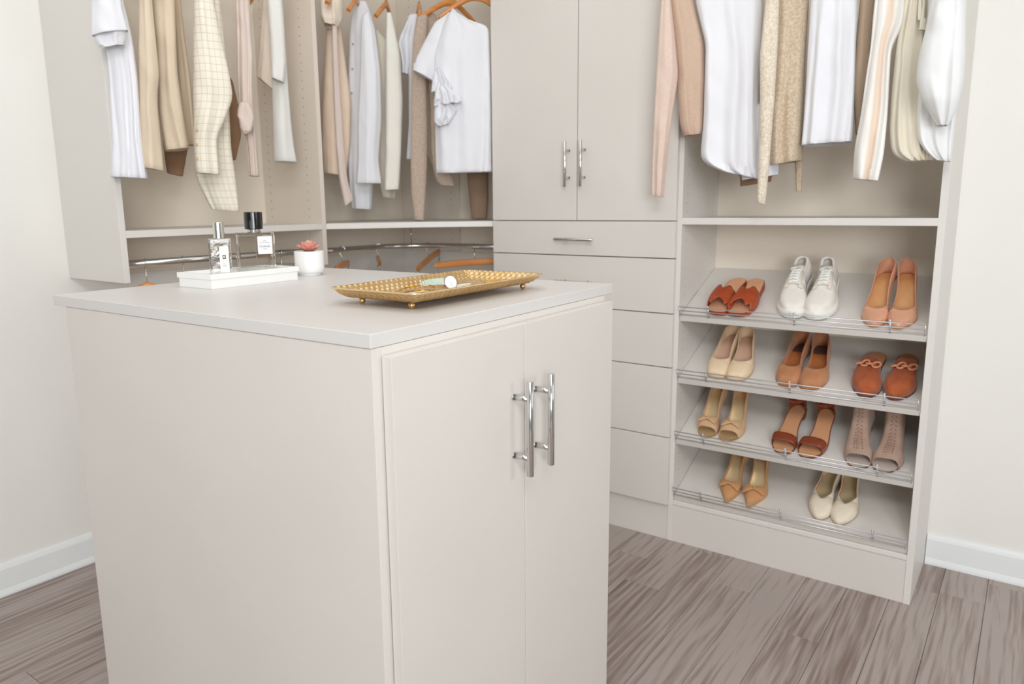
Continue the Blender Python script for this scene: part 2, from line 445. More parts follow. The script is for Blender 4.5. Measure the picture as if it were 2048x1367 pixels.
for ya, yb, hy in ((-2.0175, -1.6560, -1.6922), (-1.6530, -1.2831, -1.6172)):
    d = ipanel('door', isl, (dx, dx+.019, ya, yb, .03, 1.0080), M_LAM, bevel=.0007)
    c = iw(dx+.019, hy, .8185+(.0003 if hy < -1.65 else 0)); n = Matrix.Rotation(ITH, 3, 'Z') @ Vector((1, 0, 0))
    pull(d, c, (0, 0, 1), .1815, .113, .036, n, .0067)
ct = MB().box(IX0, IX1, IY0, IY1, IH-.0221, IH)
o = obj('countertop', ct, M_TOP, bevel=.0012, mtx=IM)
tag(o, 'pale greige laminate countertop on the island cabinet', 'countertop')
GARMENTS = {
 'a1_body': ([[0.3957, -1.6112, 1.9108, 0.0127, 0.0237, 0.0031], [0.3952, -1.612, 1.8173, 0.014, 0.0262, 0.003], [0.3983, -1.6062, 1.7337, 0.0173, 0.0322, 0.003], [0.4002, -1.6029, 1.6902, 0.0174, 0.0323, 0.0028], [0.4008, -1.6017, 1.6028, 0.0181, 0.0337, 0.0022], [0.3979, -1.607, 1.424, 0.0193, 0.0359, 0.001], [0.3964, -1.6098, 1.3196, 0.024, 0.0449, -0.0028]], {'front': 0.03, 'back': 0.05, 'folds': 5, 'amp': 0.008}),
 'a1_sleeve': ([[0.4625, -1.658, 1.8876, 0.0109, 0.0208, 0.0028], [0.4609, -1.661, 1.81, 0.0168, 0.0319, 0.0038], [0.4602, -1.6625, 1.7708, 0.0181, 0.0348, 0.0038], [0.4607, -1.6614, 1.7171, 0.0214, 0.041, 0.0106], [0.4613, -1.6603, 1.7094, 0.0218, 0.0416, 0.0105]], {'front': 0.03, 'back': 0.03, 'folds': 2, 'amp': 0.003}),
 'a1_cuff': ([[0.4545, -1.6564, 1.7216, 0.0199, 0.0378, 0.0102], [0.4542, -1.6568, 1.7029, 0.0194, 0.037, 0.0127], [0.4551, -1.655, 1.6845, 0.0164, 0.0312, 0.0094], [0.4567, -1.652, 1.6761, 0.0126, 0.0238, 0.0067]], {'front': 0.024, 'back': 0.024, 'folds': 3, 'amp': 0.004}),
 'a2_sleeve': ([[0.4433, -1.5159, 1.9309, 0.0093, 0.0162, 0.0021], [0.4343, -1.5316, 1.8269, 0.0087, 0.0151, 0.0016], [0.4313, -1.5369, 1.6949, 0.0124, 0.0215, 0.0087], [0.43, -1.5391, 1.6102, 0.0141, 0.0247, 0.0086], [0.4254, -1.5473, 1.5313, 0.0125, 0.0217, 0.0153], [0.4244, -1.5488, 1.4375, 0.0139, 0.0243, 0.008], [0.424, -1.5497, 1.3451, 0.0149, 0.0259, -0.0057]], {'front': 0.035, 'back': 0.03, 'folds': 2, 'amp': 0.006}),
 'a2_body': ([[0.3685, -1.4239, 1.9665, 0.0127, 0.0212, 0.0026], [0.3632, -1.4328, 1.858, 0.0172, 0.0286, 0.0029], [0.3617, -1.4354, 1.7192, 0.0154, 0.0258, 0.0093], [0.3601, -1.4379, 1.63, 0.0155, 0.0259, 0.009], [0.3601, -1.438, 1.5322, 0.0187, 0.0312, 0.0013], [0.3619, -1.4348, 1.4698, 0.0187, 0.0312, -0.0006], [0.3649, -1.43, 1.413, 0.0191, 0.0317, 0.0037]], {'front': 0.03, 'back': 0.1, 'folds': 2, 'amp': 0.006}),
 'a2_back': ([[0.278, -1.3358, 2.004, 0.0091, 0.0146, 0.0017], [0.2786, -1.3348, 1.891, 0.0068, 0.0108, 0.001], [0.2787, -1.3349, 1.7683, 0.0081, 0.0129, 0.001], [0.2801, -1.3327, 1.6482, 0.0106, 0.0169, 0.001], [0.2807, -1.3316, 1.5482, 0.0098, 0.0157, 0.0006], [0.2814, -1.3305, 1.4362, 0.0087, 0.0139, 0.0011]], {'front': 0.02, 'back': 0.05, 'folds': 2, 'amp': 0.006}),
 'a2_under': ([[0.2264, -1.3434, 1.4834, 0.022, 0.0366, 0.001], [0.2243, -1.347, 1.4418, 0.021, 0.035, 0.0049], [0.2201, -1.3539, 1.3716, 0.0157, 0.0261, 0.0002], [0.2183, -1.3567, 1.341, 0.0127, 0.0211, -0.0057]], {'front': 0.02, 'back': 0.04, 'folds': 1, 'amp': 0.003}),
 'a3_sleeve': ([[0.4579, -1.3525, 1.9664, 0.0092, 0.0138, 0.0015], [0.4562, -1.3551, 1.8584, 0.0161, 0.0241, 0.0022], [0.4574, -1.3533, 1.7416, 0.0232, 0.0346, 0.0024], [0.4598, -1.3496, 1.6513, 0.0295, 0.0441, 0.0024], [0.4603, -1.349, 1.57, 0.0335, 0.0499, 0.0021], [0.4531, -1.3598, 1.5164, 0.0277, 0.0413, 0.0014], [0.4417, -1.3767, 1.444, 0.0194, 0.0289, 0.0006], [0.4405, -1.3785, 1.3868, 0.0198, 0.0297, 0.0003], [0.4414, -1.3773, 1.3356, 0.0203, 0.0302, -0.003]], {'front': 0.035, 'back': 0.035, 'folds': 2, 'amp': 0.006}),
 'a3_body': ([[0.3751, -1.2765, 1.9997, 0.0125, 0.0188, 0.002], [0.373, -1.2797, 1.8868, 0.0184, 0.0279, 0.0026], [0.3679, -1.2873, 1.6695, 0.0276, 0.0417, 0.0024], [0.3603, -1.2989, 1.4165, 0.0323, 0.0488, 0.0008], [0.3614, -1.2971, 1.3395, 0.0348, 0.0525, 0.0124], [0.3662, -1.2898, 1.2861, 0.0319, 0.0481, -0.0003], [0.3741, -1.278, 1.2204, 0.0249, 0.0377, -0.0048]], {'front': 0.03, 'back': 0.06, 'folds': 3, 'amp': 0.005}),
 'a3_inner': ([[0.2552, -1.1542, 1.6255, 0.0146, 0.021, 0.0093], [0.2597, -1.1477, 1.5596, 0.0162, 0.0232, 0.011], [0.2601, -1.1473, 1.4724, 0.0163, 0.0232, 0.0091], [0.254, -1.1559, 1.3944, 0.0083, 0.012, 0.0035]], {'front': 0.02, 'back': 0.03, 'folds': 1, 'amp': 0.003}),
 'a4_body': ([[0.3904, -1.1551, 2.0253, 0.0102, 0.0141, 0.0014], [0.3857, -1.1615, 1.9082, 0.014, 0.0193, 0.0016], [0.3836, -1.1644, 1.7736, 0.0142, 0.0197, -0.0068], [0.3824, -1.1661, 1.6958, 0.0171, 0.0236, 0.0392], [0.38, -1.1694, 1.612, 0.0147, 0.0203, 0.0252], [0.3793, -1.1704, 1.544, 0.0143, 0.0197, 0.0113], [0.3841, -1.1638, 1.4721, 0.0111, 0.0152, 0.0003], [0.3852, -1.1622, 1.4019, 0.0101, 0.0138, -0.0032], [0.3851, -1.1624, 1.3352, 0.0106, 0.0147, -0.0009]], {'front': 0.03, 'back': 0.05, 'folds': 3, 'amp': 0.006}),
 'a4_knot': ([[0.4312, -1.213, 1.5225, 0.016, 0.0222, -0.0042], [0.4315, -1.2125, 1.5097, 0.0133, 0.0185, -0.0043], [0.43, -1.2146, 1.4838, 0.011, 0.0152, -0.0045], [0.4294, -1.2153, 1.4692, 0.0046, 0.0064, 0.0001]], {'front': 0.02, 'back': 0.03, 'folds': 2, 'amp': 0.004}),
 'a5_sleeve': ([[0.4226, -1.0522, 2.0433, 0.0102, 0.0128, 0.0011], [0.4185, -1.0574, 1.9236, 0.0159, 0.02, 0.0014], [0.4201, -1.0556, 1.8268, 0.0159, 0.0202, 0.0012], [0.4197, -1.0559, 1.7235, 0.0154, 0.0194, -0.004], [0.4158, -1.061, 1.6603, 0.0127, 0.0161, -0.0077]], {'front': 0.03, 'back': 0.025, 'folds': 2, 'amp': 0.003}),
 'a5_far_sleeve': ([[0.3076, -0.974, 2.0833, 0.0148, 0.019, 0.0017], [0.3044, -0.9781, 1.9577, 0.0175, 0.0224, 0.0016], [0.3001, -0.9837, 1.8719, 0.0202, 0.0259, -0.0146], [0.293, -0.9928, 1.7694, 0.0213, 0.0273, -0.0159], [0.2805, -1.0087, 1.67, 0.0179, 0.0229, -0.0235]], {'front': 0.02, 'back': 0.03, 'folds': 2, 'amp': 0.004}),
 'a5_body': ([[0.3746, -1.0105, 2.0541, 0.0103, 0.0132, 0.0011], [0.3713, -1.0146, 1.9397, 0.0156, 0.0198, 0.0014], [0.3707, -1.0152, 1.7736, 0.0164, 0.0207, 0.001], [0.3701, -1.0162, 1.6423, 0.0177, 0.0223, 0.0033], [0.3697, -1.0166, 1.5174, 0.0199, 0.0252, 0.0005], [0.3702, -1.0159, 1.4301, 0.0228, 0.0287, 0.0002], [0.3725, -1.013, 1.3895, 0.0243, 0.0308, -0.0017]], {'front': 0.035, 'back': 0.07, 'folds': 2, 'amp': 0.005}),
 'c1_body': ([[0.2215, -0.6226, 2.0322, 0.0159, 0.0175, 0.0009], [0.2248, -0.619, 1.9328, 0.0202, 0.0222, 0.0057], [0.2244, -0.6193, 1.8417, 0.0257, 0.0283, 0.0106], [0.2239, -0.6199, 1.6368, 0.0405, 0.0446, 0.0185], [0.2177, -0.6267, 1.4672, 0.0385, 0.0424, 0.0102], [0.2107, -0.6343, 1.3588, 0.0306, 0.0338, -0.0073]], {'front': 0.03, 'back': 0.08, 'folds': 2, 'amp': 0.006}),
 'c1_collar': ([[0.308, -0.6996, 2.1027, 0.0202, 0.0223, 0.0013], [0.3088, -0.6988, 2.0487, 0.028, 0.0308, 0.0017], [0.3077, -0.6999, 1.9979, 0.03, 0.033, 0.0017], [0.3059, -0.7019, 1.943, 0.0273, 0.0302, -0.0023], [0.3044, -0.7036, 1.9173, 0.0178, 0.0196, -0.0028]], {'front': 0.04, 'back': 0.05, 'folds': 3, 'amp': 0.006}),
 'c1_sleeve': ([[0.3195, -0.6987, 2.0034, 0.0064, 0.007, 0.0004], [0.3175, -0.7008, 1.8274, 0.0077, 0.0085, 0.0003], [0.3166, -0.7019, 1.64, 0.0091, 0.01, 0.0002], [0.3183, -0.7, 1.4483, 0.0105, 0.0116, 0.0], [0.3232, -0.6946, 1.3311, 0.0113, 0.0123, -0.0001], [0.335, -0.6816, 1.2399, 0.0118, 0.0129, 0.0118]], {'front': 0.015, 'back': 0.02, 'folds': 1, 'amp': 0.003}),
 'c2_body': ([[0.2615, -0.4975, 2.0446, 0.0191, 0.0197, 0.0008], [0.2614, -0.4976, 1.9923, 0.0322, 0.033, 0.011], [0.2617, -0.4972, 1.8353, 0.0418, 0.043, 0.011], [0.2592, -0.4999, 1.6755, 0.0473, 0.0485, 0.0107], [0.2507, -0.5086, 1.4612, 0.0467, 0.0479, 0.0], [0.2406, -0.519, 1.3199, 0.0354, 0.0364, 0.0038], [0.2398, -0.5198, 1.2167, 0.0303, 0.031, -0.0027]], {'front': 0.03, 'back': 0.08, 'folds': 3, 'amp': 0.006}),
 'c2_sleeve': ([[0.37, -0.5803, 1.9657, 0.0127, 0.0129, 0.0144], [0.3755, -0.5747, 1.8957, 0.0205, 0.0208, 0.0194], [0.3769, -0.5734, 1.7477, 0.0287, 0.029, 0.0044], [0.3704, -0.5799, 1.5696, 0.033, 0.0334, 0.0003], [0.3616, -0.5888, 1.4118, 0.029, 0.0294, -0.0001], [0.3604, -0.59, 1.3198, 0.0363, 0.0368, -0.0004]], {'front': 0.03, 'back': 0.03, 'folds': 2, 'amp': 0.005}),
 'c3_body': ([[0.2909, -0.4395, 1.9393, 0.006, 0.0058, 0.0021], [0.3053, -0.4255, 1.8702, 0.0229, 0.0222, 0.0204], [0.3133, -0.4178, 1.6892, 0.033, 0.0319, 0.0206], [0.3111, -0.4199, 1.4625, 0.0336, 0.0326, -0.0001], [0.3091, -0.4219, 1.3576, 0.0315, 0.0306, -0.0003], [0.3088, -0.4221, 1.2621, 0.0184, 0.0179, -0.0024]], {'front': 0.02, 'back': 0.06, 'folds': 2, 'amp': 0.005}),
 'c3_sleeve': ([[0.4087, -0.4858, 1.9819, 0.008, 0.0076, 0.0001], [0.4124, -0.4821, 1.9059, 0.0153, 0.0145, 0.0003], [0.4156, -0.4791, 1.8291, 0.0219, 0.0208, 0.0003], [0.4147, -0.4799, 1.6515, 0.0258, 0.0245, 0.0001], [0.4074, -0.4869, 1.4542, 0.0239, 0.0226, -0.0001], [0.4006, -0.4934, 1.3325, 0.0232, 0.0221, -0.0002], [0.3981, -0.4958, 1.2936, 0.0219, 0.0208, 0.0018]], {'front': 0.03, 'back': 0.03, 'folds': 1, 'amp': 0.003}),
 'c4_body': ([[0.4296, -0.3595, 1.9942, 0.0207, 0.0186, 0.0003], [0.426, -0.3627, 1.904, 0.0223, 0.02, 0.0002], [0.429, -0.36, 1.765, 0.0225, 0.0202, 0.0001], [0.4244, -0.3641, 1.5625, 0.0227, 0.0204, -0.0], [0.4173, -0.3705, 1.4221, 0.0268, 0.0242, -0.0002]], {'front': 0.03, 'back': 0.06, 'folds': 2, 'amp': 0.005}),
 'c4_frill': ([[0.4219, -0.3748, 1.9751, 0.0137, 0.0126, 0.0061], [0.4103, -0.3855, 1.9319, 0.0214, 0.0197, 0.0101], [0.404, -0.3912, 1.8925, 0.0238, 0.0218, 0.0101], [0.4052, -0.39, 1.8512, 0.0183, 0.0169, 0.0041], [0.4067, -0.3888, 1.8135, 0.016, 0.0148, 0.0002], [0.4033, -0.3919, 1.7677, 0.0121, 0.0112, -0.0039]], {'front': 0.02, 'back': 0.02, 'folds': 5, 'amp': 0.008}),
 'c5_body': ([[0.4981, -0.3458, 1.9884, 0.0218, 0.0187, 0.006], [0.4971, -0.3467, 1.9361, 0.0342, 0.0293, 0.0002], [0.5001, -0.3439, 1.858, 0.0421, 0.0363, 0.0001], [0.5049, -0.34, 1.6996, 0.0409, 0.0352, -0.0001], [0.5091, -0.3362, 1.5585, 0.039, 0.0334, -0.0002], [0.516, -0.3304, 1.4564, 0.0384, 0.033, -0.0004], [0.5336, -0.3153, 1.3674, 0.0321, 0.0275, -0.0066]], {'front': 0.02, 'back': 0.06, 'folds': 3, 'amp': 0.006}),
 'c5_sleeve': ([[0.547, -0.4447, 1.9575, 0.0177, 0.0159, 0.004], [0.5393, -0.4516, 1.8748, 0.0207, 0.0185, 0.0002], [0.5328, -0.4574, 1.7493, 0.0216, 0.0193, 0.0001], [0.5299, -0.46, 1.5478, 0.0248, 0.0222, -0.0], [0.5256, -0.4637, 1.3897, 0.0258, 0.0231, -0.0002], [0.522, -0.4671, 1.2893, 0.023, 0.0204, -0.0004], [0.5216, -0.4674, 1.1693, 0.0146, 0.013, -0.0023]], {'front': 0.024, 'back': 0.024, 'folds': 1, 'amp': 0.002}),
 'c5_far_sleeve': ([[0.5701, -0.4044, 1.7443, 0.0199, 0.0169, 0.0], [0.5736, -0.4015, 1.6082, 0.0201, 0.0171, -0.0001], [0.5721, -0.4027, 1.4499, 0.0187, 0.016, -0.0002], [0.5754, -0.4, 1.3747, 0.0173, 0.0148, 0.0048], [0.5927, -0.3852, 1.3351, 0.0261, 0.0222, 0.0098], [0.6017, -0.3776, 1.3066, 0.0228, 0.0194, -0.0023]], {'front': 0.022, 'back': 0.022, 'folds': 1, 'amp': 0.002}),
 'c6_body': ([[0.7048, -0.4377, 1.958, 0.009, 0.0071, -0.0028], [0.7194, -0.4261, 1.9271, 0.039, 0.031, -0.012], [0.7371, -0.4121, 1.9006, 0.0726, 0.0577, 0.0088], [0.7274, -0.4197, 1.8053, 0.0859, 0.0683, 0.005], [0.7272, -0.42, 1.6882, 0.0879, 0.0698, -0.0008], [0.7265, -0.4205, 1.5371, 0.0887, 0.0705, -0.001], [0.7258, -0.4211, 1.383, 0.088, 0.0699, -0.0012], [0.7268, -0.4202, 1.3548, 0.0883, 0.0701, 0.0018]], {'front': 0.035, 'back': 0.05, 'folds': 4, 'amp': 0.01}),
 'c6_sleeve': ([[0.6827, -0.4293, 1.9511, 0.0147, 0.0126, 0.0001], [0.6614, -0.4474, 1.9108, 0.0263, 0.0224, -0.0145], [0.6348, -0.4699, 1.8314, 0.0306, 0.026, -0.0277], [0.6143, -0.4874, 1.7683, 0.0349, 0.0297, -0.0317], [0.6008, -0.499, 1.7235, 0.0359, 0.0305, -0.0243]], {'front': 0.025, 'back': 0.02, 'folds': 2, 'amp': 0.003}),
 'c6_frill': ([[0.6738, -0.5044, 1.7335, 0.0118, 0.01, 0.0055], [0.679, -0.5, 1.6994, 0.0237, 0.0199, 0.0064], [0.6842, -0.4956, 1.6633, 0.0326, 0.0275, 0.0092]], {'front': 0.02, 'back': 0.012, 'folds': 5, 'amp': 0.016}),
 'c6_frill2': ([[0.6961, -0.5124, 1.6696, 0.0163, 0.0136, 0.0073], [0.705, -0.505, 1.6326, 0.0333, 0.0278, 0.0072], [0.7142, -0.4974, 1.6085, 0.0416, 0.0347, 0.0091]], {'front': 0.02, 'back': 0.012, 'folds': 5, 'amp': 0.018}),
 'c6_frill3': ([[0.6903, -0.5013, 1.6241, 0.0223, 0.0187, 0.0064], [0.7, -0.4932, 1.584, 0.0357, 0.0299, 0.0054], [0.6919, -0.5, 1.5485, 0.0284, 0.0238, 0.0073], [0.6916, -0.5003, 1.5316, 0.0165, 0.0138, 0.0055]], {'front': 0.018, 'back': 0.012, 'folds': 4, 'amp': 0.016}),
 'c7_body': ([[0.5921, -0.1622, 1.6696, 0.0452, 0.0346, -0.0005], [0.592, -0.1623, 1.4608, 0.0431, 0.033, -0.0006], [0.595, -0.16, 1.3544, 0.0373, 0.0286, -0.0005], [0.5973, -0.1583, 1.2578, 0.034, 0.026, -0.0005], [0.5979, -0.1577, 1.1687, 0.0272, 0.0208, -0.0005]], {'front': 0.03, 'back': 0.05, 'folds': 1, 'amp': 0.003}),
 's1_body': ([[1.6169, -0.4408, 1.9627, 0.0211, 0.0085, -0.0019], [1.6222, -0.4387, 1.8524, 0.0361, 0.0145, -0.0029], [1.6479, -0.4284, 1.7278, 0.0444, 0.0179, -0.0143], [1.6561, -0.4251, 1.6253, 0.0408, 0.0164, -0.0023], [1.6656, -0.4212, 1.4579, 0.0342, 0.0138, -0.0067], [1.6684, -0.4201, 1.4398, 0.0245, 0.0098, 0.0022]], {'front': 0.03, 'back': 0.045, 'folds': 3, 'amp': 0.006}),
 's1_sleeve': ([[1.5858, -0.4753, 1.9532, 0.0084, 0.0036, -0.0007], [1.5885, -0.4741, 1.8508, 0.014, 0.0061, -0.001], [1.5928, -0.4723, 1.7392, 0.024, 0.0105, -0.0015], [1.5978, -0.47, 1.6259, 0.032, 0.0139, -0.0017], [1.5875, -0.4745, 1.4726, 0.0252, 0.011, -0.001], [1.5825, -0.4767, 1.3548, 0.0216, 0.0094, 0.0074], [1.58, -0.4778, 1.2479, 0.0184, 0.008, -0.0035]], {'front': 0.025, 'back': 0.025, 'folds': 2, 'amp': 0.005}),
 's2_body': ([[1.7458, -0.4134, 1.9449, 0.0587, 0.0202, -0.0063], [1.7651, -0.4069, 1.8357, 0.0971, 0.0335, -0.009], [1.782, -0.401, 1.6874, 0.0782, 0.0269, -0.0219], [1.7825, -0.4009, 1.5552, 0.0782, 0.027, -0.0194], [1.7842, -0.4002, 1.4599, 0.0794, 0.0273, -0.0171], [1.7839, -0.4003, 1.3571, 0.0844, 0.029, -0.018], [1.7872, -0.3992, 1.3299, 0.0839, 0.0289, -0.0216], [1.8184, -0.3884, 1.3096, 0.0532, 0.0184, -0.0136]], {'front': 0.04, 'back': 0.08, 'folds': 4, 'amp': 0.01}),
 's2_tail': ([[1.8699, -0.3601, 1.4764, 0.0493, 0.0149, -0.0024], [1.8741, -0.3589, 1.3852, 0.0495, 0.0151, -0.0018], [1.8699, -0.3601, 1.3239, 0.0537, 0.0164, 0.0062], [1.8708, -0.3598, 1.3015, 0.0524, 0.0159, 0.0072]], {'front': 0.03, 'back': 0.08, 'folds': 2, 'amp': 0.006}),
 's2_under': ([[1.836, -0.3011, 1.39, 0.0495, 0.0153, -0.0018], [1.8392, -0.3002, 1.3228, 0.0482, 0.0149, 0.0026], [1.8402, -0.2998, 1.2838, 0.0459, 0.0141, 0.007]], {'front': 0.02, 'back': 0.03, 'folds': 2, 'amp': 0.005}),
 's3_body': ([[1.9373, -0.3831, 1.9161, 0.0364, 0.01, -0.0045], [1.9419, -0.3819, 1.8121, 0.0493, 0.0134, -0.0052], [1.9449, -0.381, 1.6542, 0.0445, 0.0122, -0.0036], [1.9484, -0.3801, 1.4982, 0.0443, 0.0121, -0.0025], [1.9518, -0.3791, 1.3802, 0.0433, 0.0118, -0.0016], [1.9537, -0.3787, 1.3428, 0.043, 0.0118, 0.0061]], {'front': 0.04, 'back': 0.08, 'folds': 3, 'amp': 0.008}),
 's3_sleeve': ([[1.9072, -0.4612, 1.8967, 0.0117, 0.0035, -0.0013], [1.9118, -0.4598, 1.8015, 0.0183, 0.0054, -0.0018], [1.9086, -0.4608, 1.6624, 0.0237, 0.0071, 0.0134], [1.9112, -0.46, 1.5412, 0.0201, 0.006, -0.0012], [1.9118, -0.4598, 1.4335, 0.0169, 0.005, -0.0007], [1.911, -0.4601, 1.3196, 0.015, 0.0045, -0.0005], [1.9095, -0.4606, 1.2216, 0.0118, 0.0035, -0.0032]], {'front': 0.024, 'back': 0.024, 'folds': 1, 'amp': 0.002}),
 's3_far_sleeve': ([[1.967, -0.3013, 1.3984, 0.0127, 0.0033, -0.0006], [1.972, -0.3, 1.322, 0.0105, 0.0027, -0.0003], [1.9756, -0.2991, 1.2557, 0.0078, 0.002, -0.0001]], {'front': 0.016, 'back': 0.02, 'folds': 1, 'amp': 0.002}),
 's4_body': ([[2.0624, -0.402, 1.8882, 0.0379, 0.0085, -0.0051], [2.0668, -0.401, 1.7882, 0.0611, 0.0137, -0.0071], [2.0679, -0.4007, 1.6446, 0.0626, 0.0141, 0.0026], [2.0705, -0.4002, 1.5493, 0.0637, 0.0143, 0.0024], [2.0718, -0.3999, 1.451, 0.0661, 0.0149, 0.0034], [2.0715, -0.4, 1.3923, 0.068, 0.0153, 0.002]], {'front': 0.04, 'back': 0.12, 'folds': 5, 'amp': 0.009}),
 's5_body': ([[2.1366, -0.3412, 1.8885, 0.0101, 0.0019, -0.0014], [2.1434, -0.3399, 1.788, 0.0202, 0.0038, -0.0025], [2.1418, -0.3402, 1.6801, 0.0216, 0.0041, -0.0022], [2.1429, -0.34, 1.5699, 0.0232, 0.0044, -0.0019], [2.1472, -0.3392, 1.4857, 0.0194, 0.0037, -0.0013], [2.1518, -0.3383, 1.4176, 0.0156, 0.003, -0.0008]], {'front': 0.03, 'back': 0.1, 'folds': 1, 'amp': 0.004}),
 's6_body': ([[2.2065, -0.4391, 1.8525, 0.0207, 0.0036, -0.003], [2.2161, -0.4375, 1.757, 0.0368, 0.0063, -0.0047], [2.2153, -0.4376, 1.694, 0.0374, 0.0065, -0.0036], [2.2034, -0.4396, 1.6379, 0.0252, 0.0043, -0.0026], [2.2011, -0.44, 1.5585, 0.029, 0.005, -0.009], [2.1996, -0.4403, 1.4657, 0.033, 0.0057, -0.0021], [2.1935, -0.4414, 1.3579, 0.0376, 0.0065, -0.0084], [2.1898, -0.442, 1.2839, 0.0327, 0.0056, -0.0036]], {'front': 0.035, 'back': 0.06, 'folds': 4, 'amp': 0.008}),
 's7_body': ([[2.2668, -0.3814, 1.8548, 0.0235, 0.0032, -0.0037], [2.2752, -0.3802, 1.7588, 0.0354, 0.0048, -0.0048], [2.2725, -0.3806, 1.6381, 0.043, 0.0059, -0.0046], [2.2763, -0.3801, 1.5156, 0.0488, 0.0067, -0.0039], [2.2823, -0.3792, 1.4188, 0.0527, 0.0073, -0.003], [2.2913, -0.378, 1.3553, 0.0503, 0.0069, 0.0053], [2.3115, -0.3752, 1.3328, 0.0323, 0.0044, 0.0008]], {'front': 0.04, 'back': 0.12, 'folds': 7, 'amp': 0.008}),
 's8_sleeve': ([[2.3494, -0.4907, 1.8137, 0.0217, 0.0024, -0.0035], [2.3582, -0.4898, 1.7237, 0.0386, 0.0043, -0.0054], [2.3579, -0.4898, 1.6518, 0.0449, 0.0049, -0.0054], [2.3549, -0.4901, 1.5791, 0.0531, 0.0058, -0.0055], [2.3551, -0.4901, 1.5287, 0.0539, 0.0059, -0.0049], [2.361, -0.4894, 1.4798, 0.0434, 0.0047, -0.0034], [2.3681, -0.4887, 1.4367, 0.0247, 0.0027, -0.0041], [2.3709, -0.4884, 1.4165, 0.0123, 0.0014, -0.0008]], {'front': 0.045, 'back': 0.04, 'folds': 3, 'amp': 0.006}),
 's8_body': ([[2.3303, -0.4219, 1.8334, 0.0281, 0.003, -0.0046], [2.3465, -0.4202, 1.6651, 0.0425, 0.0046, -0.0051], [2.3425, -0.4206, 1.5396, 0.0425, 0.0047, -0.0039], [2.3479, -0.4201, 1.4362, 0.0456, 0.0049, -0.003], [2.3509, -0.4198, 1.3774, 0.0406, 0.0045, -0.0021], [2.3675, -0.4179, 1.332, 0.0234, 0.0025, -0.0049], [2.3731, -0.4173, 1.3285, 0.0169, 0.0019, -0.0026]], {'front': 0.03, 'back': 0.02, 'folds': 4, 'amp': 0.007}),
 's7_tie': ([[2.2826, -0.4409, 1.8196, 0.0023, 0.0003, -0.0004], [2.2874, -0.4402, 1.7573, 0.0023, 0.0003, -0.0003], [2.2892, -0.44, 1.7273, 0.0041, 0.0005, -0.0005], [2.2923, -0.4396, 1.6945, 0.0057, 0.0008, -0.0007]], {'front': 0.005, 'back': 0.005, 'folds': 1, 'amp': 0.001}),
 's7_tie2': ([[2.2942, -0.4456, 1.8163, 0.0017, 0.0003, -0.0002], [2.2989, -0.4449, 1.7421, 0.0017, 0.0003, -0.0002], [2.2986, -0.4451, 1.71, 0.0034, 0.0005, -0.0004], [2.3001, -0.4448, 1.6675, 0.0074, 0.001, -0.0008]], {'front': 0.005, 'back': 0.005, 'folds': 1, 'amp': 0.001}),
}

# ---------------------------------------------------------------- cloth
M_WLIN = mat('white_linen', (233, 233, 237), 0.85, sheen=0.15, bump=0.0005, bscale=500)
M_WCOT = mat('white_cotton', (234, 234, 238), 0.85, sheen=0.1, bump=0.0004, bscale=350)
M_IVORY = mat('ivory_knit', (240, 237, 226), 0.9, sheen=0.2, bump=0.0012, wave=((60, 60, 60), 'X'))
M_WKNIT = mat('white_knit', (234, 233, 227), 0.9, sheen=0.2, bump=0.0012, wave=((90, 90, 90), 'X'))
M_BEIGE = mat('beige_suiting', (226, 208, 184), 0.75, rgb2=(222, 203, 178), nscale=300, sheen=0.1, bump=0.0003, bscale=700)
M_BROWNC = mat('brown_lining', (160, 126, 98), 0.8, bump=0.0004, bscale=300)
M_PINK = mat('dusty_pink_cotton', (220, 203, 193), 0.85, sheen=0.15, bump=0.0005, bscale=400)
M_PEACH = mat('peach_crepe', (240, 217, 194), 0.85, sheen=0.15, bump=0.0004, bscale=500)
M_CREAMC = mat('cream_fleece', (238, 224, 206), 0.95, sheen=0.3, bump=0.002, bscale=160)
M_TAUPE = mat('taupe_rib_knit', (204, 184, 167), 0.95, rgb2=(190, 168, 150), nscale=120, sheen=0.15, bump=0.0018, wave=((75, 60, 60), 'X'))
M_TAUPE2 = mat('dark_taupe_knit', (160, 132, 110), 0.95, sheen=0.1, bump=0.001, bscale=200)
M_BLUSH = mat('blush_fine_knit', (228, 206, 192), 0.9, rgb2=(220, 194, 178), nscale=260, sheen=0.25, bump=0.0008, bscale=500)
M_BLUSHD = mat('tan_fine_knit', (208, 182, 161), 0.9, rgb2=(200, 171, 149), nscale=260, sheen=0.2, bump=0.0008, bscale=500)
M_OAT = mat('oatmeal_melange_knit', (236, 227, 211), 0.95, rgb2=(214, 197, 172), nscale=150, sheen=0.2, bump=0.002, bscale=160)
M_OATD = mat('wheat_melange_knit', (218, 202, 178), 0.95, rgb2=(196, 174, 147), nscale=150, sheen=0.2, bump=0.002, bscale=160)
M_TANK = mat('tan_wool', (205, 180, 155), 0.95, sheen=0.2, bump=0.001, bscale=260)
M_CHIF = mat('ivory_chiffon', (232, 224, 206), 0.8, sheen=0.1, bump=0.0004, bscale=500)
M_GAUZE = mat('bright_white_gauze', (236, 237, 236), 0.85, sheen=0.1, bump=0.0008, bscale=200)

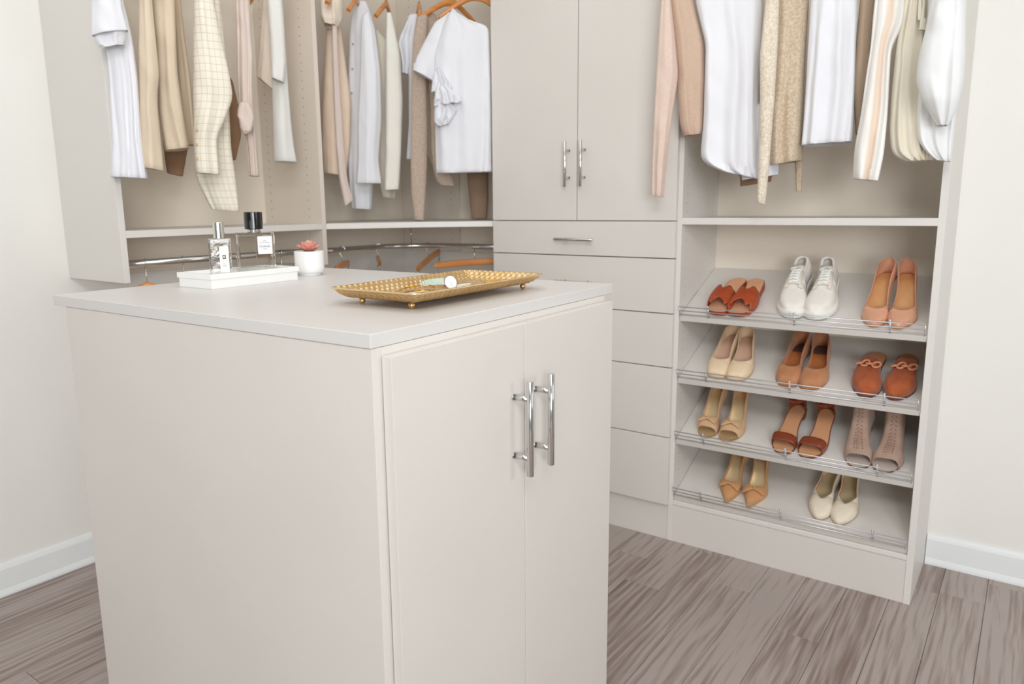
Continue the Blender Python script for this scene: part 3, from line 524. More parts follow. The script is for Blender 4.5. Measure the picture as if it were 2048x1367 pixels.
def check_mat():
    m = mat('cream_window_check', (240, 233, 214), 0.85, sheen=0.1)
    nt = m.node_tree; N = nt.nodes; L = nt.links; b = N['Principled BSDF']
    tc = N.new('ShaderNodeTexCoord'); sp = N.new('ShaderNodeSeparateXYZ'); L.new(tc.outputs['UV'], sp.inputs[0])
    acc = None
    for ax, per in ((0, .0165), (1, .0225)):
        d = N.new('ShaderNodeMath'); d.operation = 'DIVIDE'; d.inputs[1].default_value = per; L.new(sp.outputs[ax], d.inputs[0])
        f = N.new('ShaderNodeMath'); f.operation = 'FRACT'; L.new(d.outputs[0], f.inputs[0])
        l = N.new('ShaderNodeMath'); l.operation = 'LESS_THAN'; l.inputs[1].default_value = .075; L.new(f.outputs[0], l.inputs[0])
        if acc is None: acc = l
        else:
            mx = N.new('ShaderNodeMath'); mx.operation = 'MAXIMUM'; L.new(acc.outputs[0], mx.inputs[0]); L.new(l.outputs[0], mx.inputs[1]); acc = mx
    mix = N.new('ShaderNodeMix'); mix.data_type = 'RGBA'
    mix.inputs[6].default_value = (*lin((241, 234, 216)), 1); mix.inputs[7].default_value = (*lin((212, 200, 180)), 1)
    L.new(acc.outputs[0], mix.inputs[0]); L.new(mix.outputs[2], b.inputs['Base Color'])
    return m
M_CHECK = check_mat()
def stripe_mat():
    m = mat('white_peach_stripe', (244, 240, 234), 0.85, sheen=0.1)
    nt = m.node_tree; N = nt.nodes; L = nt.links; b = N['Principled BSDF']
    tc = N.new('ShaderNodeTexCoord'); sp = N.new('ShaderNodeSeparateXYZ'); L.new(tc.outputs['UV'], sp.inputs[0])
    rp = N.new('ShaderNodeValToRGB'); mr = N.new('ShaderNodeMapRange'); mr.inputs[1].default_value = -0.045; mr.inputs[2].default_value = 0.045
    L.new(sp.outputs[0], mr.inputs[0]); L.new(mr.outputs[0], rp.inputs[0]); e = rp.color_ramp.elements
    W = (*lin((246, 243, 238)), 1); P = (*lin((236, 218, 200)), 1)
    e[0].position = .38; e[0].color = W; e[1].position = .72; e[1].color = W
    k = e.new(.48); k.color = P; k = e.new(.60); k.color = P
    L.new(rp.outputs[0], b.inputs['Base Color']); return m
M_STRIPE = stripe_mat()

def smooth_rows(rows, n):
    A = np.array(rows, float); d = np.linalg.norm(np.diff(A[:, :3], axis=0), axis=1); s = np.concatenate([[0], np.cumsum(d)])
    t = np.linspace(0, s[-1], n); out = np.empty((n, 6))
    for k in range(6): out[:, k] = np.interp(t, s, A[:, k])
    w = np.array([.25, .5, .25])
    for _ in range(2):
        B = out.copy()
        for k in range(6): B[1:-1, k] = .25*out[:-2, k]+.5*out[1:-1, k]+.25*out[2:, k]
        out = B
    return out, s[-1]
def drape(name, key, m, parent, n=44, ring=72, crease=1.0, closed_top=True, **kw):
    rows, k = GARMENTS[key]; k = dict(k); k.update(kw)
    front, back, nf, amp = k['front'], k['back'], k['folds'], k['amp']
    A, Ltot = smooth_rows(rows, n); tz = .18 if key[0] == 'c' else 1
    rg = random.Random(hash(key) % 1000 if False else sum(map(ord, key)))
    ph = [rg.uniform(0, 6.28) for _ in range(4)]; fr = [nf*.62, nf*1.15+.3]; wp = rg.uniform(0, 50)
    P = []; uv = []
    def ringpts(a, t, shrink=0.0, lift=0.0):
        c = Vector(a[:3]); h = Vector(a[3:]); hl = h.length
        nn = Vector((h.x, h.y, 0)).cross(Vector((0, 0, 1)))
        nn.normalize()
        row = []
        fd = min(front, hl*.9+.006); bd = min(back, hl*2.2+.01)
        ramp = .35+.65*t
        for j in range(ring):
            th = 2*math.pi*j/ring; cs, sn = math.cos(th), math.sin(th)
            x = cs*(abs(cs)**-.12 if abs(cs) > 1e-3 else 1)*(.985)
            x = max(-1, min(1, x))
            dpt = (fd if sn > 0 else bd)*(abs(sn)**.75)*(1 if sn > 0 else -1)
            xx = x+.28*noise.noise(Vector((x*1.3+wp, t*1.6, wp)))+.10*noise.noise(Vector((wp, t*4.0, x*2)))
            w1 = math.sin(xx*math.pi*fr[0]+ph[0]+t*.9*math.sin(ph[3]))
            w2 = math.sin(xx*math.pi*fr[1]+ph[1]-t*1.2)
            gate = .55+.9*noise.noise(Vector((x*1.7, t*2.2, wp+9)))
            f = amp*ramp*(w1+.5*w2*gate)*min(1, abs(sn)*1.6)
            p = c+h*x+nn*(dpt+f*(1 if sn > 0 else -.6))
            q = noise.noise(Vector((p.x*13+wp, p.y*13, p.z*5)))*.0055*crease
            dg_ = noise.noise(Vector((p.x*22+p.z*12, p.y*22+p.z*9+wp, p.z*7)))
            q += math.copysign(abs(dg_)**1.4, dg_)*.0065*crease
            p += nn*q*(1 if sn > 0 else .5)
            if shrink: p = c+(p-c)*(1-shrink)
            p.z += lift
            row.append(p); uv.append((x*hl, p.z))
        return row
    if closed_top:
        a = A[0].copy()
        for sc_, dz in ((.25, .05*tz), (.6, .043*tz), (.85, .026*tz)):
            b = a.copy(); b[3:] *= sc_; b[2] += dz; P.append(ringpts(b, 0))
    for i in range(n): P.append(ringpts(A[i], i/(n-1)))
    # turned-up hem inside
    P.append(ringpts(A[-1], 1, .03, -.0008)); P.append(ringpts(A[-1], 1, .06, .003)); P.append(ringpts(A[-1]*1.0, 1, .08, .028))
    mb = MB(); mb.grid(P, wrap=True)
    if closed_top: mb.f.append(tuple(range(ring)))
    mb.uv = dict(enumerate(uv))
    return obj(name, mb, m, parent, smooth=True)

def hanger_mtx(loc, ang, tilt=0): return Matrix.Translation(Vector(loc)) @ Matrix.Rotation(ang, 4, 'Z') @ Matrix.Rotation(tilt, 4, 'Y')
def hook_pts(drop):
    pts = [(0.0140*math.sin(t), 0, .0002+0.0138*math.cos(t)) for t in np.linspace(R(-105), R(140), 16)]
    pts = [(x, 0, z-.0) for x, y, z in pts]
    pts += [(.006, 0, -.020), (0, 0, -.028), (0, 0, -drop)]
    return [(y, x, z) for x, y, z in pts]
def coat_hanger(label, loc, ang, drop=.075, w=.215, fall=.075, group='wooden coat hangers', kind='coat', tilt=0):
    """hook loops over a rod running along local y ... loc is the rod axis; arms run along local x"""
    t = thing('wooden_hanger' if kind == 'coat' else 'skirt_hanger', label, 'hanger', group=group, mtx=hanger_mtx(loc, ang, tilt))
    if kind == 'coat':
        P = []; n = 30
        for i in range(n+1):
            s = -1+2*i/n; a = abs(s); x = s*w
            z = -drop-.004-fall*(a**1.25); y = .014*(a**2)
            hh = .0135*(1-.25*a)+(.006*math.exp(-(a/.12)**2)); th = .0062+.004*a
            if a > .97: hh *= .6; th *= .6
            P.append([(x, y+th*math.cos(q), z+hh*math.sin(q)) for q in np.linspace(0, 2*math.pi, 12, endpoint=False)])
        mb = MB(); mb.grid(P, wrap=True); mb.f += [tuple(range(12)), tuple(n*12+k for k in range(11, -1, -1))]
        obj('hanger_body', mb, M_WOOD, t, smooth=True, local=True)
    else:
        P = []; n = 20
        for i in range(n+1):
            s = -1+2*i/n; a = abs(s); x = s*w; e = max(0, (a-.93)/.07); sc_ = math.sqrt(max(.05, 1-e*e))
            P.append([(x, .0065*math.copysign(abs(math.cos(q))**.5, math.cos(q))*sc_, -drop-.012+.014*math.copysign(abs(math.sin(q))**.6, math.sin(q))*sc_+.006*(1-a*a)) for q in np.linspace(0, 2*math.pi, 14, endpoint=False)])
        mb = MB(); mb.grid(P, wrap=True); mb.f += [tuple(range(14)), tuple(n*14+k for k in range(13, -1, -1))]
        obj('hanger_body', mb, M_WOOD, t, smooth=True, local=True)
        for s in (-1, 1):
            x = s*w*.86; z = -drop-.026
            mb = MB().tube([(x-.01, 0, z+.006), (x-.004, 0, z-.016), (x+.004, 0, z-.016), (x+.01, 0, z+.006)], .0013, 6)
            mb.tube([(x-.012, 0, z-.020), (x+.012, 0, z-.020)], .0035, 8)
            mb.tube([(x-.012, .002, z-.032), (x+.012, .002, z-.032)], .0025, 8)
            obj('clip', mb, M_CHROME, t, smooth=True, local=True, label='chrome clip')
    mb = MB().tube(hook_pts(drop), .0017, 8)
    obj('hook', mb, M_CHROME, t, smooth=True, local=True, label='chrome wire hook')
    return t

def buttons(parent, key, spots, m, r=.0042):
    rows, k = GARMENTS[key]; A, _ = smooth_rows(rows, 44)
    for t, x in spots:
        a = A[int(t*43)]; c = Vector(a[:3]); h = Vector(a[3:]); nn = Vector((h.x, h.y, 0)).cross(Vector((0, 0, 1))).normalized()
        fd = min(k['front'], h.length*.9+.006)
        p = c+h*x+nn*(fd*math.sqrt(max(0, 1-x*x))**.75+.006)
        obj('button', MB().tube([p-nn*.006, p, p+nn*.0012], [r, r, r*.8], 12), m, parent, smooth=False, label='small round button')
RZ = 2.09
def garment(name, label, cat, loc, parts, group=None):
    t = thing(name, label, cat, loc, group=group)
    for p in parts:
        pn, key, m = p[:3]; kw = p[3] if len(p) > 3 else {}
        lb = kw.pop('label', None)
        o = drape(pn, key, m, t, **kw)
        if lb: o['label'] = lb
    return t
# left section, from the end panel towards the corner
garment('shirt', 'white shirt with rolled short sleeve, leftmost garment, beside the unit end panel', 'shirt', (.40, -1.60, 1.9),
        [('body', 'a1_body', M_WCOT), ('sleeve', 'a1_sleeve', M_WCOT), ('cuff', 'a1_cuff', M_WCOT, dict(crease=2.5))])
garment('blazer', 'beige blazer with long plain sleeve, hanging between the white rolled-cuff shirt and the checked shirt', 'blazer', (.38, -1.43, 1.9),
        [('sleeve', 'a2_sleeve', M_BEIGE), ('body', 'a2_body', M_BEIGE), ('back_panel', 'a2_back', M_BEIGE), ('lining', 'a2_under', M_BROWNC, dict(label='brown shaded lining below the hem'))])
sh3 = garment('shirt', 'cream shirt with a thin window check and buttoned cuff', 'shirt', (.40, -1.30, 1.9),
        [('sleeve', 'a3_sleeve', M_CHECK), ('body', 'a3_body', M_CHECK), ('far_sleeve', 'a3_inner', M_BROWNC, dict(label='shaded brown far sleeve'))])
buttons(sh3, 'a3_sleeve', ((.80, -.72), (.87, -.72), (.94, -.72)), mat('horn_button', (200, 160, 110), .4, bump=.0001))
garment('blouse', 'dusty pink blouse with knotted sleeve, hanging right of the checked shirt', 'blouse', (.39, -1.16, 1.9),
        [('body', 'a4_body', M_PINK), ('knotted_cuff', 'a4_knot', M_PINK, dict(crease=2.0))])
garment('sweater', 'white knit sweater with wide short sleeves, last garment before the divider panel', 'sweater', (.38, -1.01, 1.9),
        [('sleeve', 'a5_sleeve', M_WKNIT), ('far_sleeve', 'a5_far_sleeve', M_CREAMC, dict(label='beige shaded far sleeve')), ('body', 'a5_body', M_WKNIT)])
# corner section
garment('blouse', 'peach blouse with fluffy cream collar, first garment right of the divider panel', 'blouse', (.22, -.62, 1.9),
        [('body', 'c1_body', M_PEACH), ('collar', 'c1_collar', M_CREAMC, dict(crease=2.5, label='fluffy cream collar')), ('sleeve', 'c1_sleeve', M_PINK, dict(label='narrow pale sleeve'))])
sh5 = garment('shirt', 'white linen button shirt with tapering long sleeve, second garment in the corner', 'shirt', (.26, -.50, 1.9),
        [('body', 'c2_body', M_WLIN), ('sleeve', 'c2_sleeve', M_WLIN)])
buttons(sh5, 'c2_body', ((.20, -.70), (.31, -.72), (.42, -.74)), mat('grey_button', (150, 146, 150), .4, bump=.0001), .0036)
garment('sweater', 'ivory knit sweater with ribbed cuff ending above the corner shelf', 'sweater', (.29, -.43, 1.9),
        [('body', 'c3_body', M_CHIF), ('sleeve', 'c3_sleeve', M_IVORY)])
garment('blouse', 'narrow white blouse with small ruffle sleeve, hidden beside the taupe sweater', 'blouse', (.43, -.36, 1.9),
        [('body', 'c4_body', M_WCOT), ('ruffle', 'c4_frill', M_WCOT, dict(crease=2.0))])
garment('sweater', 'taupe ribbed sweater whose long sleeve reaches the corner shelf', 'sweater', (.50, -.35, 1.9),
        [('body', 'c5_body', M_TAUPE), ('sleeve', 'c5_sleeve', M_TAUPE), ('sleeve', 'c5_far_sleeve', M_TAUPE)])
garment('blouse', 'white blouse with wide ruffled sleeve facing the room beside the tall cabinet', 'blouse', (.72, -.42, 1.9),
        [('body', 'c6_body', M_WLIN), ('sleeve', 'c6_sleeve', M_WLIN), ('ruffle', 'c6_frill', M_WLIN, dict(crease=2.5)), ('ruffle', 'c6_frill2', M_WLIN, dict(crease=2.5)), ('ruffle', 'c6_frill3', M_WLIN, dict(crease=2.5))])
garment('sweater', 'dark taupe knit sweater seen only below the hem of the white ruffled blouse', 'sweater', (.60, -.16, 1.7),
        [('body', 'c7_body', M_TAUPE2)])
# above the shoes
garment('cardigan', 'blush pink fine-knit cardigan with long sleeve hanging over the cabinet door', 'cardigan', (1.60, -.36, 1.9),
        [('body', 's1_body', M_BLUSHD, dict(label='tan pink body')), ('sleeve', 's1_sleeve', M_BLUSH)])
garment('shirt', 'white shirt with curved hem, second garment above the shoe shelves', 'shirt', (1.75, -.41, 1.9),
        [('body', 's2_body', M_WCOT), ('shirt_tail', 's2_tail', M_WCOT)])
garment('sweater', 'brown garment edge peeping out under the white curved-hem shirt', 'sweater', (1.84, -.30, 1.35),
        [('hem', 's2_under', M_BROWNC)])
garment('sweater', 'oatmeal melange knit sweater with ribbed hem and long hanging sleeve', 'sweater', (1.94, -.38, 1.9),
        [('body', 's3_body', M_OATD, dict(label='wheat-coloured body')), ('sleeve', 's3_sleeve', M_OAT), ('sleeve', 's3_far_sleeve', M_OATD)])
garment('top', 'plain white straight-hem top in the middle above the shoe shelves', 'top', (2.06, -.40, 1.9),
        [('body', 's4_body', M_WLIN)])
garment('sweater', 'tan wool sweater squeezed between two white tops', 'sweater', (2.14, -.34, 1.9),
        [('body', 's5_body', M_TANK)])
garment('shirt', 'white shirt with a peach vertical stripe and split hem', 'shirt', (2.20, -.44, 1.9),
        [('body', 's6_body', M_STRIPE)])
garment('blouse', 'ivory pleated sheer blouse left of the puff-sleeved blouse', 'blouse', (2.27, -.38, 1.9),
        [('body', 's7_body', M_CHIF), ('tie_tassel', 's7_tie', M_CHIF, dict(ring=20, n=20)), ('tie_tassel', 's7_tie2', M_CHIF, dict(ring=20, n=20))])
garment('blouse', 'bright white blouse with gathered puff sleeve at the far right of the shoe unit', 'blouse', (2.35, -.49, 1.9),
        [('body', 's8_body', M_GAUZE), ('sleeve', 's8_sleeve', M_GAUZE, dict(crease=1.8))])
# hangers: lower rods
H = coat_hanger
H('wooden coat hanger whose rounded shoulder shows by the left end of the lower rod', (.30, -1.535, 1.057), R(66), drop=.0764, fall=.10, group='lower rod hangers')
H('wooden coat hanger mostly hidden behind the white tray', (.30, -1.405, 1.057), R(52), drop=.0884, group='lower rod hangers')
H('wooden hanger on the lower rod behind the large perfume bottle', (.30, -1.003, 1.057), R(60), drop=.0884, group='lower rod hangers')
def on_corner(f):
    """point and tangent angle on the curved rod"""
    pts = [Vector(p) for p in corner_path(0)]
    L_ = [0]
    for a, b in zip(pts, pts[1:]): L_.append(L_[-1]+(b-a).length)
    s = f*L_[-1]
    for i in range(len(pts)-1):
        if L_[i+1] >= s:
            q = pts[i].lerp(pts[i+1], (s-L_[i])/(L_[i+1]-L_[i])); return q
for f, ang, kind, lb, dr, w, tl_ in ((.14, 128, 'skirt', 'brown wooden hanger on the curved rod just right of the divider', .068, .16, 0),
                         (.35, 137, 'skirt', 'orange wooden hanger seen end-on under the curved rod', .060, .16, 0),
                         (.585, 113, 'skirt', 'orange wooden skirt hanger turned towards the room, with chrome clips', .066, .17, -10),
                         (.83, 30, 'skirt', 'wide light orange skirt hanger beside the tall cabinet', .072, .18, -3)):
    p = on_corner(f); H(lb, (p.x, p.y, 1.052), R(ang), drop=dr-.0116, w=w, kind=kind, tilt=R(tl_), group='skirt hangers on the curved rod')
# hangers: upper rods
for f, ang, lb in ((.15, 136, 'wooden hanger above the peach blouse at the top of the photo'), (.29, 127, 'wooden hanger holding the white linen button shirt'),
                   (.435, 121, 'wooden hanger holding the ivory sweater'), (.575, 137, 'wooden hanger seen end-on above the narrow white blouse'),
                   (.73, 74, 'wooden hanger holding the taupe ribbed sweater'), (.86, 46, 'wooden hanger spanning the neck of the white ruffled blouse')):
    p = on_corner(f); H(lb, (p.x, p.y, RZ), R(ang), drop=.034, fall=.085, w=.15, group='upper corner hangers')
for y, w_ in ((-1.56, 'white rolled-cuff shirt'), (-1.42, 'beige blazer'), (-1.29, 'checked shirt'), (-1.16, 'dusty pink blouse'), (-1.0, 'white knit sweater')):
    H('wooden hanger carrying the '+w_, (.30, y, RZ), R(-8), group='upper rod hangers')
rod(su, [(XP, -.28, 2.09), (2.0, -.28, 2.09), (XS1, -.28, 2.09)])
for x, w_ in ((1.66, 'blush pink cardigan'), (1.76, 'white curved-hem shirt'), (1.93, 'oatmeal sweater'), (2.05, 'plain white top'), (2.13, 'tan wool sweater'), (2.20, 'peach-striped shirt'), (2.27, 'pleated ivory blouse'), (2.33, 'puff-sleeved blouse')):
    H('wooden hanger carrying the '+w_, (x, -.28, RZ), R(86), w=.17, group='hangers above the shoe shelves')

# ---------------------------------------------------------------- things on the island
CZ = IH
# shallow white tray, turned square to the island
def it(x, y, z=CZ): return iw(x, y, z)
tb = thing('tray', 'white rectangular lacquer tray holding two perfume bottles', 'tray', mtx=IM @ Matrix.Translation(Vector((1.025, -1.667, CZ))))
tw, tl, thh = .068, .128, .0345
mb = MB().box(-tw+.003, tw-.003, -tl+.003, tl-.003, 0, thh-.011)
obj('tray_base', mb, M_WHITE, tb, bevel=.0012, local=True)
mb = MB()
o_, i_, zt, zb, zf_ = (tw, tl), (tw-.006, tl-.006), thh, thh-.0125, thh-.0075
def rect(h, z): return [(-h[0], -h[1], z), (h[0], -h[1], z), (h[0], h[1], z), (-h[0], h[1], z)]
mb.grid([rect((tw-.003, tl-.003), zb), rect(o_, zb), rect(o_, zt), rect(i_, zt), rect(i_, zf_)], wrap=True)
mb.f.append((16, 17, 18, 19))
obj('tray_rim', mb, M_WHITE, tb, bevel=.0008, local=True)

def glass_mat(name, tint, rough=0.0, bump=0):
    return mat(name, tint, rough, trans=1.0, ior=1.48, bump=bump, bscale=45)
M_GLASS = glass_mat('clear_glass', (250, 252, 250))
M_CUT = glass_mat('rippled_glass', (250, 250, 250), 0.02, .0022)
M_LIQ = mat('clear_cologne', (250, 244, 236), 0.0, trans=1.0, ior=1.36)
M_BLACK = mat('gloss_black', (14, 13, 15), 0.12, bump=0.0001, coat=0.5)
M_SILV = mat('polished_silver', (225, 224, 215), 0.12, 1.0, bump=0.0001)
M_LABEL = mat('label_paper', (240, 240, 240), 0.6, bump=0.0001)
M_INK = mat('grey_ink', (92, 92, 98), 0.6, bump=0.0001)
M_INK2 = mat('dark_ink', (40, 40, 42), 0.6, bump=0.0001)
def text(body, size, m, parent, loc, w=None, name='lettering', label=None, font_scale_x=1.0):
    cu_ = bpy.data.curves.new(name, 'FONT'); cu_.body = body; cu_.size = size; cu_.align_x = 'CENTER'; cu_.align_y = 'CENTER'; cu_.extrude = .0001
    cu_.space_character = 1.05
    o = bpy.data.objects.new(name, cu_); COL.objects.link(o); bpy.context.view_layer.update()
    dg = bpy.context.evaluated_depsgraph_get()
    me = bpy.data.meshes.new_from_object(o.evaluated_get(dg)); bpy.data.objects.remove(o)
    # text plane xy -> local frame x, z with normal -y
    xs = [v.co.x for v in me.vertices]; k = font_scale_x
    if w and xs: k = w/(max(xs)-min(xs))
    for v in me.vertices: v.co = Vector((loc[0]+v.co.x*k, loc[1]-v.co.z, loc[2]+v.co.y))
    me.materials.clear(); me.materials.append(m)
    q = bpy.data.objects.new(name, me); COL.objects.link(q); q.parent = parent
    if label: q['label'] = label
    return q
def rbox(mb, hx, hy, z0, z1, r, n=5, inv=False):
    """rounded-corner prism"""
    pts = []
    for cx, cy, a0 in ((hx-r, hy-r, 0), (-hx+r, hy-r, 90), (-hx+r, -hy+r, 180), (hx-r, -hy+r, 270)):
        for i in range(n+1):
            a = R(a0+90*i/n); pts.append((cx+r*math.cos(a), cy+r*math.sin(a)))
    m = len(pts)
    zl = [(z0, .0), (z0+.001, 0), (z1-.0015, 0), (z1, -.0015)]
    o = len(mb.v)
    P = []
    for z, d in zl: P.append([(x*(1+d/hx), y*(1+d/hy), z) for x, y in pts])
    mb.grid(P, wrap=True)
    mb.f += [tuple(o+i for i in range(m-1, -1, -1)), tuple(o+3*m+i for i in range(m))]
    return mb
# local frame of a bottle: front faces -y
def face_rot(x, y, extra=0):
    p = iw(x, y); d = Vector((2.6068-p.x, -2.7863-p.y)); return math.atan2(d.y, d.x)+math.pi/2+extra
TF = CZ+thh-.0073
pb = iw(1.012, -1.608, TF)
bt = thing('perfume_bottle', 'large square clear perfume bottle with black cap and white label, standing in the white tray', 'perfume bottle', (pb.x, pb.y, pb.z), face_rot(1.012, -1.608, R(6)))
mb = rbox(MB(), .0465, .0165, 0, .095, .0035)
gl = obj('glass_body', mb, M_GLASS, bt, local=True, smooth=False)
mb = rbox(MB(), .041, .011, .009, .088, .004)
obj('cologne', mb, M_LIQ, bt, local=True, label='clear liquid')
obj('collar', MB().lathe([(0, .0945), (.0155, .0945), (.0165, .097), (.0150, .101), (.0165, .1035), (0, .1035)], 28), M_SILV, bt, local=True, smooth=True, label='silver collar')
obj('cap', MB().lathe([(0, .1036), (.0222, .1036), (.0225, .1045), (.0225, .1445), (.0212, .146), (0, .146)], 36), M_BLACK, bt, local=True, smooth=False, bevel=0, label='glossy black cap')
obj('dip_tube', MB().cyl((.002, 0, .012), (0, 0, .095), .0011, 8), M_WHITE, bt, local=True)
lb = obj('label_plate', MB().box(.005, .0400, -.0170, -.0167, .041, .0855), M_LABEL, bt, local=True, label='white paper label')
text('EAU', .0042, M_INK, bt, (.0225, -.0171, .0745), .0075)
text('DE COLOGNE', .0042, M_INK, bt, (.0225, -.0171, .0695), .0245)
text('CHANEL', .0072, M_INK2, bt, (.0225, -.0171, .0600), .0285)
text('PARIS', .0036, M_INK, bt, (.0225, -.0171, .0535), .0095)
ps = iw(1.038, -1.728, TF)
bt = thing('perfume_bottle', 'small ribbed clear perfume bottle with silver cap and narrow cream label', 'perfume bottle', (ps.x, ps.y, ps.z), face_rot(1.038, -1.728, R(-4)))
mb = rbox(MB(), .0252, .0125, 0, .0855, .005)
obj('glass_body', mb, M_CUT, bt, local=True)
obj('cap', MB().lathe([(0, .0857), (.0125, .0857), (.0127, .0865), (.0127, .1225), (.0120, .1235), (0, .1235)], 32), M_SILV, bt, local=True, smooth=False, label='polished silver cap')
M_CREAML = mat('cream_label', (244, 241, 230), 0.6, bump=0.0001)
obj('label_plate', MB().box(-.001, .0195, -.0130, -.0127, .006, .0675), M_CREAML, bt, local=True, label='cream paper label')
obj('label_emblem', MB().box(.0055, .0130, -.0132, -.01295, .0375, .0465), M_INK2, bt, local=True, label='small dark square emblem')
eb = MB()
for k in range(8):
    a = k*math.pi/4; eb.ball((.00925+.0018*math.cos(a), -.0133, .042+.0020*math.sin(a)), .0009, 6, (1, .2, 1))
obj('emblem_flower', eb, M_CREAML, bt, local=True, label='pale rosette on the emblem')
for zz, ww in ((.0255, .008), (.022, .010), (.0185, .009)):
    obj('printed_line', MB().box(.00925-ww/2, .00925+ww/2, -.01315, -.0130, zz, zz+.0006), M_INK, bt, local=True)

# pot with succulent
pp = iw(1.012, -1.4335, CZ)
sp = thing('succulent_pot', 'small white marbled pot with a pink and green succulent, right of the white tray', 'potted plant', (pp.x, pp.y, pp.z))
M_POT = mat('marbled_ceramic', (244, 243, 241), 0.28, bump=0.0001)
def vein(m):
    nt = m.node_tree; N = nt.nodes; L = nt.links; b = N['Principled BSDF']
    tcn = N.new('ShaderNodeTexCoord'); n = N.new('ShaderNodeTexNoise'); n.inputs['Scale'].default_value = 13; n.inputs['Detail'].default_value = 2; n.inputs['Distortion'].default_value = 1.2
    L.new(tcn.outputs['Object'], n.inputs['Vector']); r = N.new('ShaderNodeValToRGB'); e = r.color_ramp.elements
    W = (*lin((244, 243, 241)), 1); e[0].position = .496; e[0].color = W; e[1].position = .506; e[1].color = W
    k = e.new(.501); k.color = (*lin((226, 216, 202)), 1)
    L.new(n.outputs[0], r.inputs[0]); L.new(r.outputs[0], b.inputs['Base Color'])
vein(M_POT)
obj('pot', MB().lathe([(0, 0), (.0290, 0), (.0305, .002), (.0308, .006), (.0350, .0075), (.0385, .012), (.0395, .020), (.0400, .064), (.0400, .0655), (.0388, .0660), (.0365, .0650), (.0360, .058), (0, .058)], 48), M_POT, sp, local=True, smooth=True)
obj('soil', MB().lathe([(0, .060), (.0362, .059), (.0362, .0575)], 24), mat('soil', (96, 76, 62), 0.9, bump=0.001), sp, local=True)
M_SUCC = [mat('succulent_pink', (226, 150, 138), 0.5, rgb2=(236, 170, 152), nscale=60, bump=0.0001, sss=.1), mat('succulent_green', (196, 212, 158), 0.5, rgb2=(220, 208, 168), nscale=60, bump=0.0001, sss=.1)]
rg = random.Random(3)
def leaf(c, az, el, ln, wd, m):
    n = 8; P = []
    d = Vector((math.cos(az)*math.cos(el), math.sin(az)*math.cos(el), math.sin(el))); s = Vector((-math.sin(az), math.cos(az), 0)); u = s.cross(d)*-1
    if u.z < 0: u = -u
    for i in range(n+1):
        t = i/n; w = wd*(math.sin(math.pi*min(1, (t*.86+.10)))**.8)*(1-.25*t); th = w*.38*(1-.4*t)
        if i == n: w = th = .0001
        p = c+d*ln*t+u*(ln*.16*t*t)
        P.append([p+s*w*math.cos(q)+u*th*math.sin(q)+u*w*.25*abs(math.cos(q)) for q in np.linspace(0, 2*math.pi, 8, endpoint=False)])
    mb = MB(); mb.grid(P, wrap=True); obj('leaf', mb, m, sp, local=True, smooth=True)
for ring_, (cnt, el, ln, wd, zz, mi) in enumerate(((9, 20, .040, .0100, .0625, 0), (8, 38, .034, .0095, .066, 0), (7, 55, .025, .0080, .070, 0), (6, 64, .018, .0055, .077, 1), (4, 78, .012, .0040, .081, 1))):
    for k in range(cnt):
        leaf(Vector((0, 0, zz)), 2*math.pi*(k+.5*(ring_ % 2))/cnt+rg.uniform(-.1, .1), R(el+rg.uniform(-5, 5)), ln*rg.uniform(.92, 1.05), wd, M_SUCC[mi])

# gold tray
M_GOLD = mat('brushed_gold', (230, 198, 148), 0.34, .9, rgb2=(216, 180, 124), nscale=30, bump=0.0002, bscale=500)
M_GOLDB = mat('bright_gold', (226, 168, 66), 0.2, 1.0, bump=0.0001)
gx0, gx1, gy0, gy1 = 1.5300, 1.7480, -1.8400, -1.4085
gc = ((gx0+gx1)/2, (gy0+gy1)/2); ghx, ghy = (gx1-gx0)/2, (gy1-gy0)/2
gt = thing('jewellery_tray', 'gold hammered metal tray on four ball feet, holding a watch and bracelets', 'tray', mtx=IM @ Matrix.Translation(Vector((gc[0], gc[1], CZ))))
RIMZ, BASEZ = .0325, .0125
def tray_z(x, y, bumps=True):
    d = min(ghx-abs(x), ghy-abs(y)); fx = max(0, min(1, (d-.002)/.030)); z = RIMZ-(RIMZ-BASEZ)*(math.sin(fx*math.pi/2)**.9)
    if bumps and d > .003:
        s = .0118; a = (x+y)/s*math.pi*.80; b = (x-y)/s*math.pi*.80
        amp = .0034 if d < .044 else .0018
        z += amp*abs(math.cos(a)*math.cos(b))**1.1
    return z
nx, ny = 110, 216
def tpt(i, j, off=0):
    x = -ghx+2*ghx*i/nx; y = -ghy+2*ghy*j/ny
    # rounded corners
    rr = .016; ax, ay = abs(x)-(ghx-rr), abs(y)-(ghy-rr)
    z = tray_z(x, y)
    if ax > 0 and ay > 0:
        m = max(ax, ay); h = math.hypot(ax, ay)
        k = m/h; x = math.copysign(ghx-rr+ax*k, x); y = math.copysign(ghy-rr+ay*k, y)
    return (x, y, z+off)
mb = MB(); mb.grid([[tpt(i, j) for j in range(ny+1)] for i in range(nx+1)])
obj('tray_body', mb, M_GOLD, gt, local=True, smooth=True, solid=.0016)
M_GOLDR = mat('pale_gold_rim', (240, 214, 172), 0.28, .85, bump=0.0001)
rim = MB(); rp = []
for cx, cy, a0 in ((ghx-.016, ghy-.016, 0), (-ghx+.016, ghy-.016, 90), (-ghx+.016, -ghy+.016, 180), (ghx-.016, -ghy+.016, 270)):
    for k in range(9): a = R(a0+90*k/8); rp.append((cx+.016*math.cos(a), cy+.016*math.sin(a), RIMZ))
rim.tube(rp, .0016, 8, closed=True); obj('tray_rim', rim, M_GOLDR, gt, local=True, smooth=True)
for fx, fy in ((1.575, -1.797), (1.703, -1.800), (1.708, -1.437), (1.575, -1.437)):
    obj('ball_foot', MB().ball((fx-gc[0], fy-gc[1], .0066), .0066, 20), M_GOLD, gt, local=True, smooth=True)
